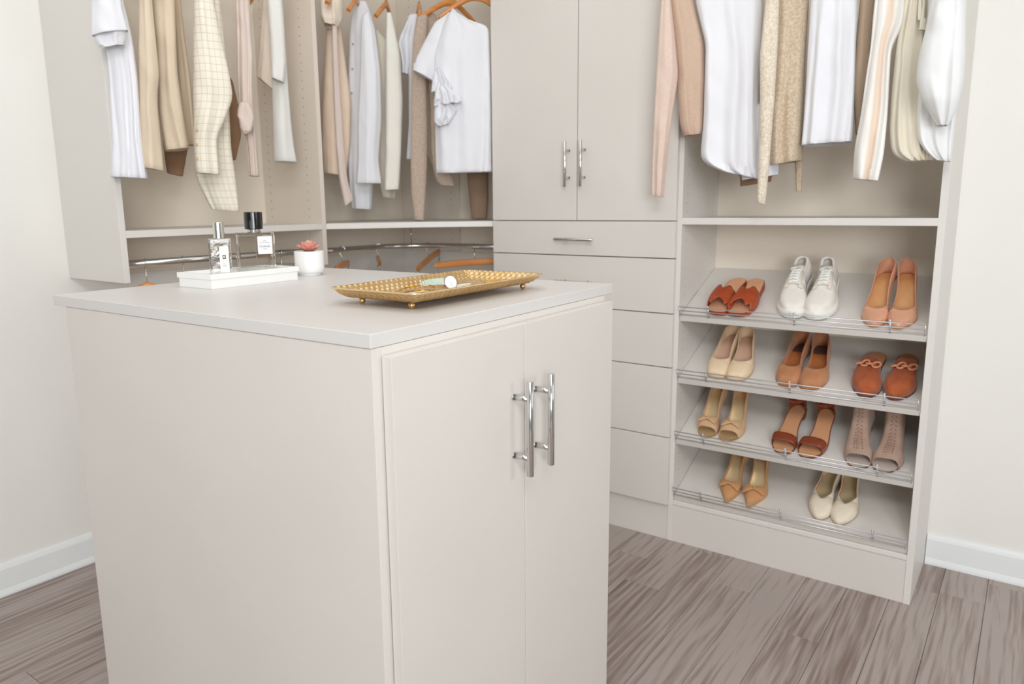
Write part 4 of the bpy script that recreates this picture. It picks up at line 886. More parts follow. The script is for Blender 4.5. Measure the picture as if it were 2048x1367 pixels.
def on_tray(x, y, dz=0): return iw(x, y, CZ+BASEZ+.001+dz)
M_MINT = mat('mint_leather', (186, 205, 192), 0.5, bump=0.0003, bscale=400)
M_TAN = mat('tan_leather', (196, 138, 82), 0.5, bump=0.0003, bscale=400)
M_DIAL = mat('watch_dial', (238, 243, 246), 0.25, bump=0.0001)
# watch: case upright at wp, facing the camera, strap looping away along -y of the island
wp = on_tray(1.664, -1.636, .0175)
wm = Matrix.Translation(wp) @ Matrix.Rotation(face_rot(1.664, -1.636, R(30)), 4, 'Z') @ Matrix.Rotation(R(-18), 4, 'X') @ Matrix.Scale(.86, 4)
wt = thing('wristwatch', 'wristwatch with a white dial and mint green strap lying in the gold tray', 'watch', mtx=wm)
def ydisc(mb, r0, y0, y1, n=40):
    P = [[(r*math.cos(q), y, r*math.sin(q)) for q in np.linspace(0, 2*math.pi, n, endpoint=False)] for r, y in ((r0*.94, y1), (r0, y1-.0006 if y1 > y0 else y1+.0006), (r0, y0), (r0*.94, y0))]
    o = len(mb.v); mb.grid(P, wrap=True); mb.f += [tuple(o+k for k in range(n)), tuple(o+3*n+k for k in range(n-1, -1, -1))]; return mb
obj('watch_case', ydisc(MB(), .0172, 0, .007), mat('rose_steel', (222, 196, 182), .2, .9, bump=.0001), wt, local=True, smooth=False)
obj('watch_dial', ydisc(MB(), .0155, -.0006, .0004), M_DIAL, wt, local=True)
hb = MB().tube([(0, -.0009, 0), (-.007, -.0009, .004)], .0003, 6); hb.tube([(0, -.0009, 0), (.002, -.0009, -.009)], .00025, 6)
obj('watch_hand', hb, M_SILV, wt, local=True)
text('·', .004, M_INK, wt, (0, -.001, .004)) if False else None
obj('crown', MB().cyl((.017, .0035, 0), (.0195, .0035, 0), .0022, 12), M_SILV, wt, local=True)
def band(pts, wv, th, name, m, parent, frame):
    """strap: pts path (local), wv = list of width vectors"""
    mb = MB(); P = []
    for k, (p, w) in enumerate(zip(pts, wv)):
        p = Vector(p); w = Vector(w); t = Vector(pts[min(k+1, len(pts)-1)])-Vector(pts[max(k-1, 0)]); n = t.cross(w).normalized()*th
        P.append([p-w+n, p+w+n, p+w-n, p-w-n])
    mb.grid(P, wrap=True); m_ = len(P); mb.f += [(3, 2, 1, 0), (4*m_-4, 4*m_-3, 4*m_-2, 4*m_-1)]
    return obj(name, mb, m, parent, local=True, smooth=False, bevel=.0004)
mt, tn = [], []
N_ = 16
for k in range(N_+1):
    t = k/N_
    mt.append((-.012-.072*t, .004+.010*math.sin(t*2.2)*.9-.030*t, .004-.006*t+.002*math.sin(t*3.1)))
    tn.append((-.012-.066*t, .008-.004*math.sin(t*3.1)-.028*t, -.009-.001*t))
band(mt, [(0, .0030, .0085-.0015*k/N_) for k in range(N_+1)], .0010, 'strap', M_MINT, wt, None)['label'] = 'mint green leather strap'
band(tn, [(0, .0075, .0040-.0008*k/N_) for k in range(N_+1)], .0009, 'strap_lining', M_TAN, wt, None)['label'] = 'tan inner side of the strap'
bk = MB().tube([(-.080, -.018, .007), (-.088, -.020, .007), (-.088, -.020, -.009), (-.080, -.018, -.009)], .0011, 8, closed=True)
obj('buckle', bk, M_SILV, wt, local=True, smooth=True)
def bangle(name, label, x, y, rx, ry, r, m, rot=0, tilt=(0, 0), z=0, cat='bracelet', bead=0, group=None):
    p = on_tray(x, y, z+r)
    t = Matrix.Translation(p) @ Matrix.Rotation(rot, 4, 'Z') @ Matrix.Rotation(tilt[0], 4, 'X') @ Matrix.Rotation(tilt[1], 4, 'Y')
    mb = MB()
    if bead:
        n = int(2*math.pi*max(rx, ry)/(bead*1.9))
        for k in range(n):
            a = 2*math.pi*k/n; mb.ball(t @ Vector((rx*math.cos(a), ry*math.sin(a), 0)), bead, 8)
    else: mb.tube([t @ Vector((rx*math.cos(a), ry*math.sin(a), 0)) for a in np.linspace(0, 2*math.pi, 40, endpoint=False)], r, 8, closed=True)
    o = obj(name, mb, m, smooth=True); tag(o, label, cat, group); return o
bangle('bangle', 'thin gold bangle lying flat at the left end of the gold tray', 1.662, -1.735, .024, .036, .0013, M_GOLDB, R(8), z=.0060)
bangle('bangle', 'thin gold bangle tilted up against the other one, left of the watch', 1.655, -1.730, .026, .040, .0012, M_GOLDB, R(-14), (R(6), R(8)), z=.0100)
bangle('bracelet', 'fine silver chain bracelet inside the thin gold bangles', 1.668, -1.740, .012, .032, .001, M_SILV, R(4), bead=.0013, z=.006)
bangle('bracelet', 'silver stone bracelet just right of the watch', 1.650, -1.575, .009, .026, .001, M_SILV, R(6), bead=.0021, z=.004)
bangle('necklace', 'gold beaded necklace at the right end of the gold tray', 1.662, -1.478, .009, .032, .001, M_GOLDB, R(-4), bead=.0023, z=.005, cat='necklace')

# ---------------------------------------------------------------- shoes
def ipol(pts, t):
    xs = [p[0] for p in pts]; ys = [p[1] for p in pts]
    # monotone-ish smooth interpolation
    if t <= xs[0]: return ys[0]
    if t >= xs[-1]: return ys[-1]
    for i in range(len(xs)-1):
        if t <= xs[i+1]:
            u = (t-xs[i])/(xs[i+1]-xs[i])
            m0 = (ys[i+1]-ys[max(i-1, 0)])/(xs[i+1]-xs[max(i-1, 0)]); m1 = (ys[min(i+2, len(ys)-1)]-ys[i])/(xs[min(i+2, len(xs)-1)]-xs[i])
            h = xs[i+1]-xs[i]
            return (2*u**3-3*u**2+1)*ys[i]+(u**3-2*u**2+u)*h*m0+(-2*u**3+3*u**2)*ys[i+1]+(u**3-u**2)*h*m1
PLAN = {
 'round': [(0, 0), (.012, .0110), (.035, .0185), (.08, .0245), (.15, .0275), (.30, .0265), (.42, .0270), (.55, .0320), (.68, .0385), (.76, .0395), (.86, .0350), (.94, .0245), (.98, .0140), (1, 0)],
 'square': [(0, 0), (.012, .0130), (.035, .0220), (.08, .0275), (.15, .0295), (.30, .0285), (.42, .0300), (.55, .0345), (.68, .0400), (.78, .0410), (.88, .0380), (.955, .0300), (.985, .0210), (1, 0)],
 'almond': [(0, 0), (.012, .0110), (.035, .0180), (.08, .0235), (.15, .0265), (.30, .0255), (.42, .0270), (.55, .0320), (.68, .0375), (.76, .0375), (.86, .0305), (.94, .0190), (.98, .0100), (1, 0)],
 'point': [(0, 0), (.012, .0105), (.035, .0170), (.08, .0225), (.15, .0250), (.30, .0235), (.42, .0250), (.55, .0310), (.64, .0350), (.72, .0325), (.82, .0225), (.92, .0105), (.98, .0040), (1, 0)],
}
def shoe(name, label, mtx, sp, side, group):
    """local frame: y heel->toe, z up from the shelf. side = +1 / -1 mirrors the foot curve"""
    L_ = sp.get('L', .238); plan = PLAN[sp['plan']]; hh = sp.get('heel', .02); st = sp.get('sole', .003); ws = sp.get('wide', 1.0)
    W = lambda t: max(0.0, ipol(plan, t))*ws
    def Cx(t): return side*(.006*math.sin(math.pi*min(1, t*1.1))-.007*max(0, t-.55)/.45*1.0)
    def B(t):
        if t < .16: f = 1-.02*t/.16
        elif t > .66: f = 0
        else: u = (t-.16)/.50; f = .98*(1-(3*u*u-2*u**3))
        return st+hh*f+sp.get('spring', .006)*max(0, (t-.82)/.18)**2
    root = thing(name, label, 'shoe', group=group, mtx=mtx)
    ts_all = [0, .004, .012, .025, .045, .07, .10]+list(np.linspace(.13, .88, 30))+[.91, .935, .955, .97, .982, .991, .997, 1]
    # sole
    so = sp.get('sole_out', 1.02)
    mb = MB(); P = []
    for t in ts_all:
        w = W(t)*so+.0004; z = B(t); y = t*L_
        th = st if not sp.get('thick') else ipol(sp['thick'], t)
        P.append([(Cx(t)-w, y, z), (Cx(t)-w*.97, y, z-th), (Cx(t)+w*.97, y, z-th), (Cx(t)+w, y, z)])
    mb.grid(P, wrap=True)
    obj('sole', mb, sp['sole_m'], root, local=True, smooth=False)
    # insole
    mb = MB(); P = []
    for t in ts_all:
        w = W(t)*sp.get('in_w', .97); z = B(t)+.0012
        P.append([(Cx(t)+w*s, t*L_, z+.003*abs(s)**3*(1 if sp.get('cup') else 0)) for s in (-1, -.7, -.35, 0, .35, .7, 1)])
    mb.grid(P); obj('insole', mb, sp['in_m'], root, local=True, smooth=True)
    # heel
    if hh > .012 and sp.get('heel_kind') != 'none':
        kind = sp.get('heel_kind', 'thin'); mb = MB(); P = []
        t0, t1 = .004, sp.get('heel_t', .20)
        nseg = 7
        for k in range(nseg+1):
            u = k/nseg; z = (st+hh-.001)*(1-u)
            shr = {'thin': 1-.78*(u**.45), 'block': 1-.22*u, 'kitten': 1-.70*(u**.6)}[kind]
            yc = L_*(t0+t1)/2*1.0-(.006*u if kind != 'block' else 0); hl = L_*(t1-t0)/2*shr; hw = W(.12)*.98*shr
            P.append([(Cx(.1)+hw*math.copysign(abs(math.cos(q))**.75, math.cos(q)), yc+hl*math.copysign(abs(math.sin(q))**.8, math.sin(q)), z if u > 0 else min(z, B((yc+hl*math.sin(q))/L_)-.0005)) for q in np.linspace(0, 2*math.pi, 20, endpoint=False)])
        mb.grid(P, wrap=True); mb.f.append(tuple(nseg*20+k for k in range(20)))
        obj('heel', mb, sp.get('heel_m', sp['up_m']), root, local=True, smooth=True)
    def surf(t, s, u):
        """point of the closed vamp; s = -1..1 across"""
        hgt = ipol(u['h'], t); w = W(t)*u.get('w', 1.0)
        a = min(1, abs(s)); pw = u.get('pw', .62)
        x = w*a; ang = math.acos(min(1, a**(1/pw)))
        z = hgt*math.sin(ang)**u.get('pz', .75)
        return Vector((Cx(t)+math.copysign(x, s), t*L_, B(t)+z))
    def upper(u, nm, m, solid=.0016, lab=None):
        t0, t1 = u.get('t', (0, 1)); tv = u.get('tv', None)
        ts = [t for t in ts_all if t0 <= t <= t1]
        if ts[0] > t0: ts = [t0]+ts
        if ts[-1] < t1: ts.append(t1)
        if tv:
            extra = [tv-.004, tv-.012, tv-.025, tv-.04, tv+.001]
            ts = sorted(set(ts+[e for e in extra if t0 < e < t1]))
        K_ = 10; P = []
        tl_ = u.get('round', .12)
        for t in ts:
            row = []
            w = W(t)*u.get('w', 1.0)
            if tv and t < tv:
                tb_ = u.get('tb', .018)
                if t < tb_: of = 0.0
                else:
                    of = min(1, ((t-tb_)/.05))**.5*u.get('open', .80)
                    if t > tv-tl_:
                        q = (t-(tv-tl_))/tl_
                        of *= {'round': math.sqrt(max(0, 1-q*q)), 'v': 1-q, 'sq': (1-q**4)**.5}[u.get('throat', 'round')]
                hs = ipol(u['h'], t)
                for side_ in (-1, 1):
                    seg = []
                    for k in range(K_+1):
                        q = k/K_  # 0 edge .. 1 opening
                        x0_, x2 = w, w*of; x1 = w*u.get('bulge', 1.08)
                        if of > .3: x1 = max(x1*.99, x2)
                        zq = (2*q*(1-q)*.72+q*q)*hs if of > .35 else hs*(math.sin(q*math.pi/2)**.8)
                        xq = (1-q)**2*x0_+2*q*(1-q)*x1+q*q*x2 if of > .35 else x2+(x0_-x2)*math.cos(q*math.pi/2)**.62
                        seg.append((Cx(t)+side_*xq, t*L_, B(t)+zq))
                    row += seg if side_ < 0 else seg[::-1]
            else:
                row = [tuple(surf(t, -math.cos(k/K_*math.pi/2)**.62, u)) for k in range(K_+1)]+[tuple(surf(t, math.sin(k/K_*math.pi/2)**.62, u)) for k in range(K_+1)]
            P.append(row)
        mb = MB(); n = 2*(K_+1)
        vs = [q for r in P for q in r]; fs = []
        for i in range(len(P)-1):
            openrow = tv and ts[i] < tv
            for j in range(n-1):
                if openrow and j == K_: continue
                fs.append((i*n+j, i*n+j+1, (i+1)*n+j+1, (i+1)*n+j))
        mb.add(vs, fs)
        o = obj(nm, mb, m, root, local=True, smooth=True, merge=.00003, solid=solid, solid_off=1 if u.get('out') else -1)
        if lab: o['label'] = lab
        return o
    def bandp(tb, tf, u, nm, m, lift=.0008, solid=.0022, ns=24, nt=8, s0=-1, s1=1, lab=None):
        P = []
        for k in range(ns+1):
            s = s0+(s1-s0)*k/ns; s = math.copysign(math.sin(min(1, abs(s))*math.pi/2)**.62, s) if s1-s0 > 1.5 else s; a, b = tb(s), tf(s)
            row = []
            for j in range(nt+1):
                t = a+(b-a)*j/nt; p = surf(t, s, u); p.z += lift; row.append(p)
            P.append(row)
        mb = MB(); mb.grid(P)
        o = obj(nm, mb, m, root, local=True, smooth=True, solid=solid, solid_off=0)
        if lab: o['label'] = lab
        return o
    sp['build'](dict(root=root, upper=upper, band=bandp, surf=surf, W=W, B=B, Cx=Cx, L=L_, side=side, sp=sp))
    return root

def shoe_mtx(shelf, toe_x, toe_y, ang, L_):
    zf = ZF[shelf]; yf = -D+.002
    Y = Vector((0, -math.cos(sa), -math.sin(sa))); Z = Vector((0, -math.sin(sa), math.cos(sa))); X = Y.cross(Z)
    rm = Matrix((X, Y, Z)).transposed().to_4x4()
    toe = Vector((toe_x, toe_y, zf+SL*(toe_y-yf)))+Z*.0003
    m = Matrix.Translation(toe) @ rm @ Matrix.Rotation(ang, 4, 'Z') @ Matrix.Translation(Vector((0, -L_, 0)))
    return m
def leather(n, c, c2=None, rough=.45, **k): return mat(n, c, rough, rgb2=c2, nscale=25, bump=k.pop('bump', .0003), bscale=k.pop('bscale', 350), **k)
L_TAN = leather('saddle_tan_leather', (176, 78, 40), (160, 66, 32), .38)
L_TANIN = leather('pale_footbed_leather', (232, 178, 142), (226, 168, 130), .55)
L_DK = leather('dark_brown_sole', (112, 62, 40), None, .6)
L_NUDE = leather('nude_patent_leather', (222, 168, 138), (216, 160, 130), .22, coat=.5)
L_NUDEIN = leather('camel_insole', (214, 158, 104), (206, 148, 94), .5)
L_CREAM = leather('cream_leather', (236, 212, 180), (232, 206, 172), .4)
L_CREAMIN = leather('blush_insole', (216, 178, 156), None, .55)
L_SUEDE = leather('camel_suede', (196, 138, 98), (178, 118, 78), .9, sheen=.3, bump=.0005)
L_SUEIN = leather('rust_insole', (190, 118, 70), (176, 102, 56), .55)
L_RUST = leather('rust_suede', (178, 92, 48), (150, 70, 34), .85, sheen=.3, bump=.0005)
L_MULEIN = leather('mule_footbed', (204, 146, 108), None, .5)
L_CHAIN = leather('resin_chain_tan', (206, 140, 100), None, .3, coat=.4)
L_GOLDIN = mat('metallic_gold_lining', (238, 214, 168), .30, .6, bump=.0002, bscale=200)
L_BOW = leather('beige_bow_suede', (216, 178, 140), (208, 168, 128), .8, sheen=.2)
L_SAND = leather('chestnut_leather', (142, 70, 44), (128, 58, 36), .3, coat=.3)
L_SANDIN = leather('sandal_footbed', (216, 160, 118), None, .5)
L_TAUPE = leather('taupe_suede', (186, 158, 142), (172, 142, 124), .92, sheen=.2, bump=.0004)
L_TAUPEIN = leather('pale_grey_footbed', (208, 192, 180), None, .6)
L_PAD = leather('dark_grey_pad', (84, 64, 58), None, .8)
L_BLACK = leather('black_lining', (26, 20, 22), None, .8)
L_PBOW = leather('tan_bow_suede', (206, 154, 104), (196, 142, 92), .8, sheen=.2)
L_IVORY = leather('ivory_leather', (240, 228, 208), (236, 222, 200), .38)
L_IVIN = leather('olive_beige_insole', (196, 176, 138), None, .6)
L_CORAL = leather('coral_trim', (226, 120, 84), None, .6)
L_SNK = leather('sneaker_white_leather', (240, 235, 227), (236, 229, 219), .5)
L_SNKM = leather('sneaker_cream_mesh', (232, 222, 208), None, .9, bump=.0008, bscale=900)
L_SNKIN = leather('sneaker_tan_lining', (206, 164, 122), None, .8)
L_LACE = mat('white_lace', (246, 247, 243), .85, bump=.0004, bscale=900)
L_RUB = mat('white_rubber', (240, 238, 232), .55, bump=.0002)
L_GUM = mat('tan_rubber', (176, 140, 112), .6, bump=.0002)

def b_pump(u, label=None, extra=None):
    def f(c):
        c['upper'](u, 'upper', c['sp']['up_m'])
        if extra: extra(c, u)
    return f
U_PUMP = dict(h=[(0, .058), (.10, .050), (.25, .036), (.42, .028), (.58, .030), (.70, .036), (.80, .031), (.90, .023), (.97, .015), (1, .004)], tv=.74, throat='round', round=.20, open=.86)
def bow(c, u, t, m, big=1.0):
    r = c['root']; p = c['surf'](t, 0, u); mb = MB()
    for s in (-1, 1):
        P = []
        for k in range(7):
            q = k/6; x = s*(.003+.024*q*big); hgt = (.0035+.0115*q**.8)*big*(1 if k < 6 else .85); th = .0022+.0030*math.sin(q*math.pi)
            zz = -(.55*(x/.03)**2*.016)
            P.append([(p.x+x, p.y+hgt*math.cos(a)+.004*q*0, p.z+.0065+zz*.8+th*math.sin(a)+.0012*math.sin(3*a)*q) for a in np.linspace(0, 2*math.pi, 14, endpoint=False)])
        mb.grid(P, wrap=True); mb.f.append(tuple(len(mb.v)-14+k for k in range(14)))
    obj('bow', mb, m, r, local=True, smooth=True)
    obj('bow_knot', MB().ball((p.x, p.y, p.z+.0080), .0058, 12, (.8, 1.1, .8)), m, r, local=True, smooth=True)

def b_slide(c):
    u = dict(h=[(.4, .040), (.55, .042), (.68, .040), (.80, .034), (.95, .024)], w=1.03, pw=.5, pz=.7)
    def tb(s):
        a = abs(s)
        return .50+.075*max(0, 1-(a/.34)**2)**.7+(.03*math.sin((a-.70)/.30*math.pi) if a > .70 else 0)
    def tf(s):
        a = abs(s)
        return .90-.115*max(0, 1-(a/.62)**1.6)-(.045*math.sin((a-.72)/.28*math.pi) if a > .72 else 0)
    c['band'](tb, tf, u, 'strap', c['sp']['up_m'], solid=.003, ns=40, lab='wide cut-out leather strap')
    return u
def b_sneaker(c):
    u = dict(h=[(0, .068), (.06, .070), (.15, .058), (.28, .052), (.40, .060), (.50, .060), (.62, .052), (.75, .042), (.86, .035), (.94, .026), (1, .004)], tv=.31, throat='sq', round=.09, open=.60, w=1.02, bulge=1.10, pw=.55, pz=.62, tb=.03)
    c['upper'](u, 'upper', L_SNK, solid=.005)
    # padded collar
    pts = []
    for s in (-1, 1):
        seg = []
        for t in np.linspace(.035, .30, 16):
            of = min(1, (t-.03)/.05)**.5*.60*c['W'](t)*1.02
            if t > .22: q = (t-.22)/.09; of *= (max(0, 1-q**4))**.5*.35+.65
            seg.append((c['Cx'](t)+s*of, t*c['L'], c['B'](t)+ipol(u['h'], t)))
        pts += seg if s < 0 else seg[::-1]
    obj('collar', MB().tube(pts, .0052, 8, closed=True), L_SNK, c['root'], local=True, smooth=True)
    # tongue
    P = []
    for t in np.linspace(.235, .60, 12):
        lift = .012*max(0, (.33-t)/.10)+.0035; row = []
        for s in np.linspace(-1, 1, 7):
            p = c['surf'](max(t, .32), s*.42, u); row.append((c['Cx'](t)+s*.0165, t*c['L'], p.z-(c['B'](max(t, .32))-c['B'](t))*.0+lift-.0025*s*s))
        P.append(row)
    mb = MB(); mb.grid(P); obj('tongue', mb, L_SNKM, c['root'], local=True, smooth=True, solid=.003, solid_off=1)
    # overlays
    for s in (-1, 1):
        c['band'](lambda q: .315, lambda q: .66, u, 'eyestay', L_SNKM, lift=.0052, solid=.0018, s0=s*.40, s1=s*.68, ns=8, nt=12)
        c['band'](lambda q: .02+.03*abs(q), lambda q: .50, u if False else dict(u, w=1.035), 'side_panel', L_SNK, lift=.001, solid=.002, s0=s*.72, s1=s*1.0, ns=6, nt=16)
    mb = MB(); n = 6
    for k in range(n):
        t = .30+.052*k
        for s in (-1, 1):
            a = c['surf'](max(t, .315), -s*.50, u); b = c['surf'](max(t+.035, .315), s*.50, u)
            a.y = t*c['L']; b.y = (t+.035)*c['L']; pts = []
            for q in np.linspace(0, 1, 7):
                p = a.lerp(b, q); p.z += .0075+.003*math.sin(q*math.pi)+(.0012 if s > 0 else 0); pts.append(p)
            mb.tube(pts, .0032, 7, rz=.7)
    obj('laces', mb, L_LACE, c['root'], local=True, smooth=True)
    # loose bow of the lace
    t = .30; p = c['surf'](.33, 0, u); mb = MB(); z = p.z+.016
    for s in (-1, 1):
        mb.tube([(p.x+s*(.002+.016*math.sin(a)), t*c['L']+.006-.009*math.cos(a)+.008, z+.002*math.sin(2*a)) for a in np.linspace(0, math.pi*1.8, 14)], .0017, 6)
    obj('lace_bow', mb, L_LACE, c['root'], local=True, smooth=True)
    # chunky midsole with a tan tread below
    P = []
    for t in [0, .006, .02, .05, .09]+list(np.linspace(.14, .86, 18))+[.91, .95, .98, .994, 1]:
        w = c['W'](t)*1.10+.001*(1 if 0 < t < 1 else 0); x = c['Cx'](t); y = t*c['L']*1.03-.003; z = c['B'](t)
        P.append([(x-w*.96, y, z+.010), (x-w*1.03, y, z), (x-w, y, z-.013), (x-w*.9, y, z-.017+.0), (x+w*.9, y, z-.017), (x+w, y, z-.013), (x+w*1.03, y, z), (x+w*.96, y, z+.010)])
    mb = MB(); mb.grid(P, wrap=True); obj('midsole', mb, L_RUB, c['root'], local=True, smooth=True)
def b_mule(c):
    u = dict(h=[(.38, .052), (.48, .050), (.62, .044), (.75, .040), (.86, .034), (.94, .024), (.985, .013), (1, .004)], w=1.02, pw=.5, pz=.62, t=(.40, 1))
    c['upper'](u, 'upper', L_RUST, solid=.002)
    for k in range(4):
        s = -.60+.40*k; p = c['surf'](.555, s, u); q = c['surf'](.555, s+.02, u); tg = (q-p).normalized(); nrm = tg.cross(Vector((0, 1, 0))).normalized()
        if nrm.z < 0: nrm = -nrm
        mb = MB(); tw_ = .5 if k % 2 else -.5
        ax = tg; ay = Vector((0, 1, 0))*math.cos(tw_)+nrm*math.sin(tw_)
        mb.tube([p+nrm*.0062+ax*(.0110*math.cos(a))+ay*(.0095*math.sin(a)+.0040*math.cos(a)) for a in np.linspace(0, 2*math.pi, 20, endpoint=False)], .0038, 8, closed=True)
        obj('chain_link', mb, L_CHAIN, c['root'], local=True, smooth=True)
def b_gold(c):
    u = dict(U_PUMP, h=[(0, .056), (.10, .046), (.25, .034), (.42, .028), (.56, .030), (.68, .038), (.80, .036), (.88, .029)], tv=.70, t=(0, .865), round=.16)
    c['upper'](u, 'upper', L_BOW); bow(c, u, .735, L_BOW, 1.25)
def b_sandal(c):
    u = dict(h=[(.6, .036), (.75, .034), (.9, .026)], w=1.03, pw=.5, pz=.6)
    c['band'](lambda s: .70+.01*abs(s), lambda s: .85-.015*abs(s), u, 'toe_strap', L_SAND, solid=.0024, lab='wide chestnut toe strap')
    uh = dict(h=[(0, .050), (.08, .050), (.16, .040)], tv=.5, t=(0, .15), open=.86, round=.1)
    c['upper'](uh, 'heel_counter', L_SAND)
    z = c['B'](.1)+.056
    pts = [(c['Cx'](.12)+.028*math.cos(a), .036+.034*math.sin(a)*1.0, z+.010*math.sin(a)) for a in np.linspace(0, 2*math.pi, 28, endpoint=False)]
    mb = MB(); P = [[(x, y, zz-.005), (x, y, zz+.005), (x*1.0+(x-c['Cx'](.12))*.07, y+(y-.036)*.07, zz+.005), (x+(x-c['Cx'](.12))*.07, y+(y-.036)*.07, zz-.005)] for x, y, zz in pts]
    P.append(P[0]); mb.grid(P, wrap=True); obj('ankle_strap', mb, L_SAND, c['root'], local=True)
    bk = MB(); x0 = c['Cx'](.12)+c['side']*.0305
    bk.tube([(x0, .030, z-.008), (x0, .042, z-.008), (x0, .042, z+.010), (x0, .030, z+.010)], .0012, 6, closed=True)
    obj('buckle', bk, M_GOLDB, c['root'], local=True)
def b_boot(c):
    u = dict(h=[(0, .085), (.08, .092), (.18, .094), (.28, .092), (.38, .080), (.50, .062), (.62, .050), (.74, .043), (.85, .036), (.90, .033)], w=1.03, pw=.5, pz=.80, tv=.26, tb=.03, open=.50, throat='round', round=.12, t=(0, .865), bulge=1.05)
    c['upper'](u, 'upper', L_TAUPE, solid=.002)
    P = []
    for t in np.linspace(.035, .25, 9):
        q = max(0, (t-.14)/.12); of = min(1, (t-.03)/.05)**.5*.48*math.sqrt(max(.02, 1-q*q))*c['W'](t)
        z = c['B'](t)+ipol(u['h'], t)-.007
        P.append([(c['Cx'](t)-of, t*c['L'], z), (c['Cx'](t), t*c['L'], z-.006), (c['Cx'](t)+of, t*c['L'], z)])
    mb = MB(); mb.grid(P); obj('lining', mb, L_BLACK, c['root'], local=True, label='black inside of the bootie')
    mb = MB()
    for s in (-1, 1):
        for k in range(13):
            t = .335+.036*k
            for dd in (0, .0032):
                p = c['surf'](t+.006*(k % 2)*0+dd*2.4, s*(.26-.06*(1-(t-.33)/.45))+s*dd*14, u)
                q = c['surf'](t+.02, s*.10, u)-c['surf'](t, s*.10, u); q.normalize(); nrm = Vector((0, -q.z, q.y))
                mb.cyl(p-nrm*.0006, p+nrm*.0006, .0014, 6)
    obj('perforation', mb, L_DK, c['root'], local=True, kind='stuff', label='two columns of dark punched holes')
    mb = MB()
    for k in range(12):
        t = .345+.038*k
        for s in (-1, 1):
            a = c['surf'](t, -s*.14, u); b = c['surf'](t+.026, s*.14, u); mb.tube([a+Vector((0, 0, .0009)), (a+b)/2+Vector((0, 0, .0018)), b+Vector((0, 0, .0009))], .0009, 5)
    obj('lacing', mb, L_TAUPE, c['root'], local=True, smooth=True)
def b_point(c):
    u = dict(U_PUMP, h=[(0, .056), (.10, .046), (.25, .034), (.42, .026), (.56, .028), (.66, .034), (.78, .028), (.90, .018), (.97, .011), (1, .003)], tv=.66, round=.14, throat='sq')
    c['upper'](u, 'upper', L_PBOW); bow(c, u, .715, L_PBOW, 1.45)
def b_ivory(c):
    u = dict(U_PUMP, h=[(0, .046), (.10, .042), (.25, .034), (.42, .030), (.58, .031), (.70, .034), (.80, .030), (.90, .023), (.97, .015), (1, .004)], tv=.70, throat='v', round=.17, open=.88)
    c['upper'](u, 'upper', L_IVORY)
    for s in (-1, 1):
        mb = MB(); mb.tube([(c['Cx'](t)+s*c['W'](t)*.83, t*c['L'], c['B'](t)+ipol(u['h'], t)*.62) for t in np.linspace(.22, .52, 10)], .0014, 6)
        obj('trim', mb, L_CORAL, c['root'], local=True, smooth=True, label='coral inner trim')
U_CREAM = dict(U_PUMP, tv=.71, round=.15, open=.87, h=[(0, .052), (.10, .047), (.25, .036), (.42, .030), (.58, .031), (.70, .037), (.80, .034), (.90, .027), (.96, .019), (1, .004)])
U_SUEDE = dict(U_PUMP, tv=.70, round=.16, open=.86, h=[(0, .060), (.10, .056), (.25, .044), (.42, .034), (.58, .033), (.70, .038), (.80, .033), (.90, .024), (.97, .015), (1, .004)])
def suede_extra(c, u):
    P = []
    for t in np.linspace(.03, .24, 10):
        P.append([(c['Cx'](t)+c['W'](t)*.78*s, t*c['L'], c['B'](t)+.0024) for s in (-1, -.5, 0, .5, 1)])
    mb = MB(); mb.grid(P); obj('heel_pad', mb, L_PAD, c['root'], local=True, label='dark grey heel pad')
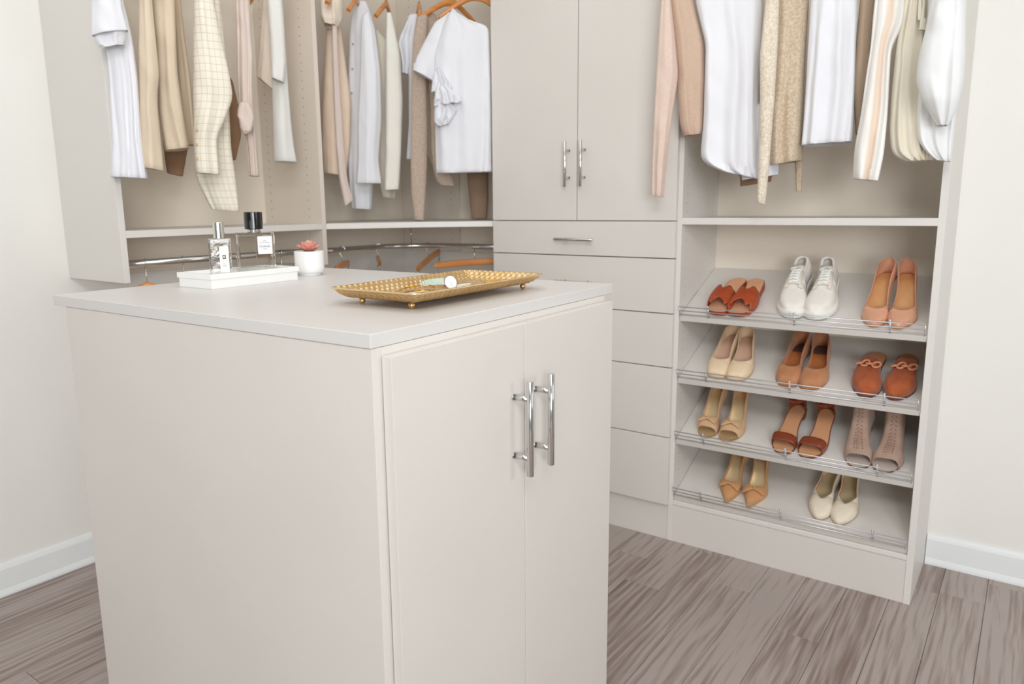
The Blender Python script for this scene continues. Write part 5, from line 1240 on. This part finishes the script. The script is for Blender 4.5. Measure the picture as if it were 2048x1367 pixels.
SH = [
 # shelf, name, kind, left(toe x,y,ang) right, spec, colour phrase
 (0, 'sandal', 'saddle tan leather slide sandal with cut-out strap', (1.7310, -.330, -5), (1.8130, -.330, 1), dict(plan='square', L=.236, heel=.010, sole=.012, thick=[(0, .022), (.3, .021), (.45, .012), (1, .012)], sole_m=L_TAN, in_m=L_TANIN, up_m=L_TAN, heel_kind='none', in_w=.93, build=b_slide), 'left end of the top shoe shelf'),
 (0, 'sneaker', 'white lace-up sneaker', (1.9740, -.316, 3), (2.0590, -.314, 5), dict(plan='round', L=.255, heel=.012, sole=.0185, wide=1.10, sole_m=L_GUM, in_m=L_SNKIN, up_m=L_SNK, heel_kind='none', build=b_sneaker), 'middle of the top shoe shelf'),
 (0, 'pump', 'shiny nude high-heeled pump', (2.2120, -.328, -5), (2.2926, -.329, 4), dict(plan='almond', L=.222, heel=.070, sole_m=L_NUDEIN, in_m=L_NUDEIN, up_m=L_NUDE, wide=1.02, heel_kind='thin', build=b_pump(U_PUMP)), 'right end of the top shoe shelf'),
 (1, 'pump', 'cream leather low pump with rounded square toe', (1.7359, -.324, -2), (1.8193, -.324, 8), dict(plan='square', L=.232, heel=.030, sole_m=L_CREAMIN, in_m=L_CREAMIN, up_m=L_CREAM, wide=.98, heel_kind='block', heel_t=.18, build=b_pump(U_CREAM)), 'left end of the second shoe shelf'),
 (1, 'pump', 'camel suede almond-toe pump with rust insole', (1.9700, -.326, -3), (2.0538, -.326, 4), dict(plan='round', L=.240, heel=.022, sole_m=L_SUEIN, in_m=L_SUEIN, up_m=L_SUEDE, wide=1.06, heel_kind='block', heel_t=.2, build=b_pump(U_SUEDE, extra=suede_extra)), 'middle of the second shoe shelf'),
 (1, 'mule', 'rust suede mule with a tan chain across the vamp', (2.2066, -.328, -1), (2.2985, -.322, 1), dict(plan='almond', L=.245, heel=.008, sole=.008, sole_m=L_DK, in_m=L_MULEIN, up_m=L_RUST, wide=1.12, heel_kind='none', build=b_mule), 'right end of the second shoe shelf'),
 (2, 'pump', 'beige peep-toe pump with small bow and gold lining', (1.7050, -.318, -1), (1.7930, -.320, 2), dict(plan='round', L=.225, heel=.055, sole_m=L_GOLDIN, in_m=L_GOLDIN, up_m=L_BOW, wide=.98, heel_kind='kitten', cup=1, build=b_gold), 'left end of the third shoe shelf'),
 (2, 'sandal', 'chestnut leather sandal with toe strap and ankle strap', (1.9690, -.331, -4), (2.0600, -.331, -3), dict(plan='round', L=.238, heel=.030, sole=.006, sole_m=L_SAND, in_m=L_SANDIN, up_m=L_SAND, heel_kind='block', heel_m=L_SAND, in_w=.93, build=b_sandal), 'middle of the third shoe shelf'),
 (2, 'bootie', 'taupe suede peep-toe bootie with punched lacing', (2.2030, -.333, 2), (2.2870, -.331, 2), dict(plan='round', L=.232, heel=.050, sole=.004, sole_m=L_SAND, in_m=L_TAUPEIN, up_m=L_TAUPE, wide=1.05, heel_kind='block', build=b_boot), 'right end of the third shoe shelf'),
 (3, 'pump', 'tan pointed-toe pump with large bow and gold lining', (1.7953, -.336, -2), (1.8877, -.336, 5), dict(plan='point', L=.240, heel=.050, sole_m=L_GOLDIN, in_m=L_GOLDIN, up_m=L_PBOW, wide=1.05, heel_kind='thin', cup=1, build=b_point), 'left part of the bottom shoe shelf'),
 (3, 'flat', 'ivory leather flat shoe with V-cut vamp and coral trim', (2.0945, -.316, -3), (2.1720, -.318, 4), dict(plan='almond', L=.235, heel=.012, sole_m=L_IVIN, in_m=L_IVIN, up_m=L_IVORY, wide=1.04, heel_kind='none', build=b_ivory), 'right part of the bottom shoe shelf'),
]
for shelf, nm, desc, a, b, spec, where in SH:
    for side, wd, q in ((1, 'left one of the pair', a), (-1, 'right one of the pair', b)):
        m = shoe_mtx(shelf, q[0], q[1], R(q[2]), spec['L'])
        names = {'pump': 'pump_shoe', 'flat': 'flat_shoe', 'bootie': 'ankle_bootie', 'mule': 'mule_shoe', 'sandal': 'sandal', 'sneaker': 'sneaker'}
        shoe(names[nm], desc+', '+wd, m, spec, side, 'shoes on the slanted shelves')
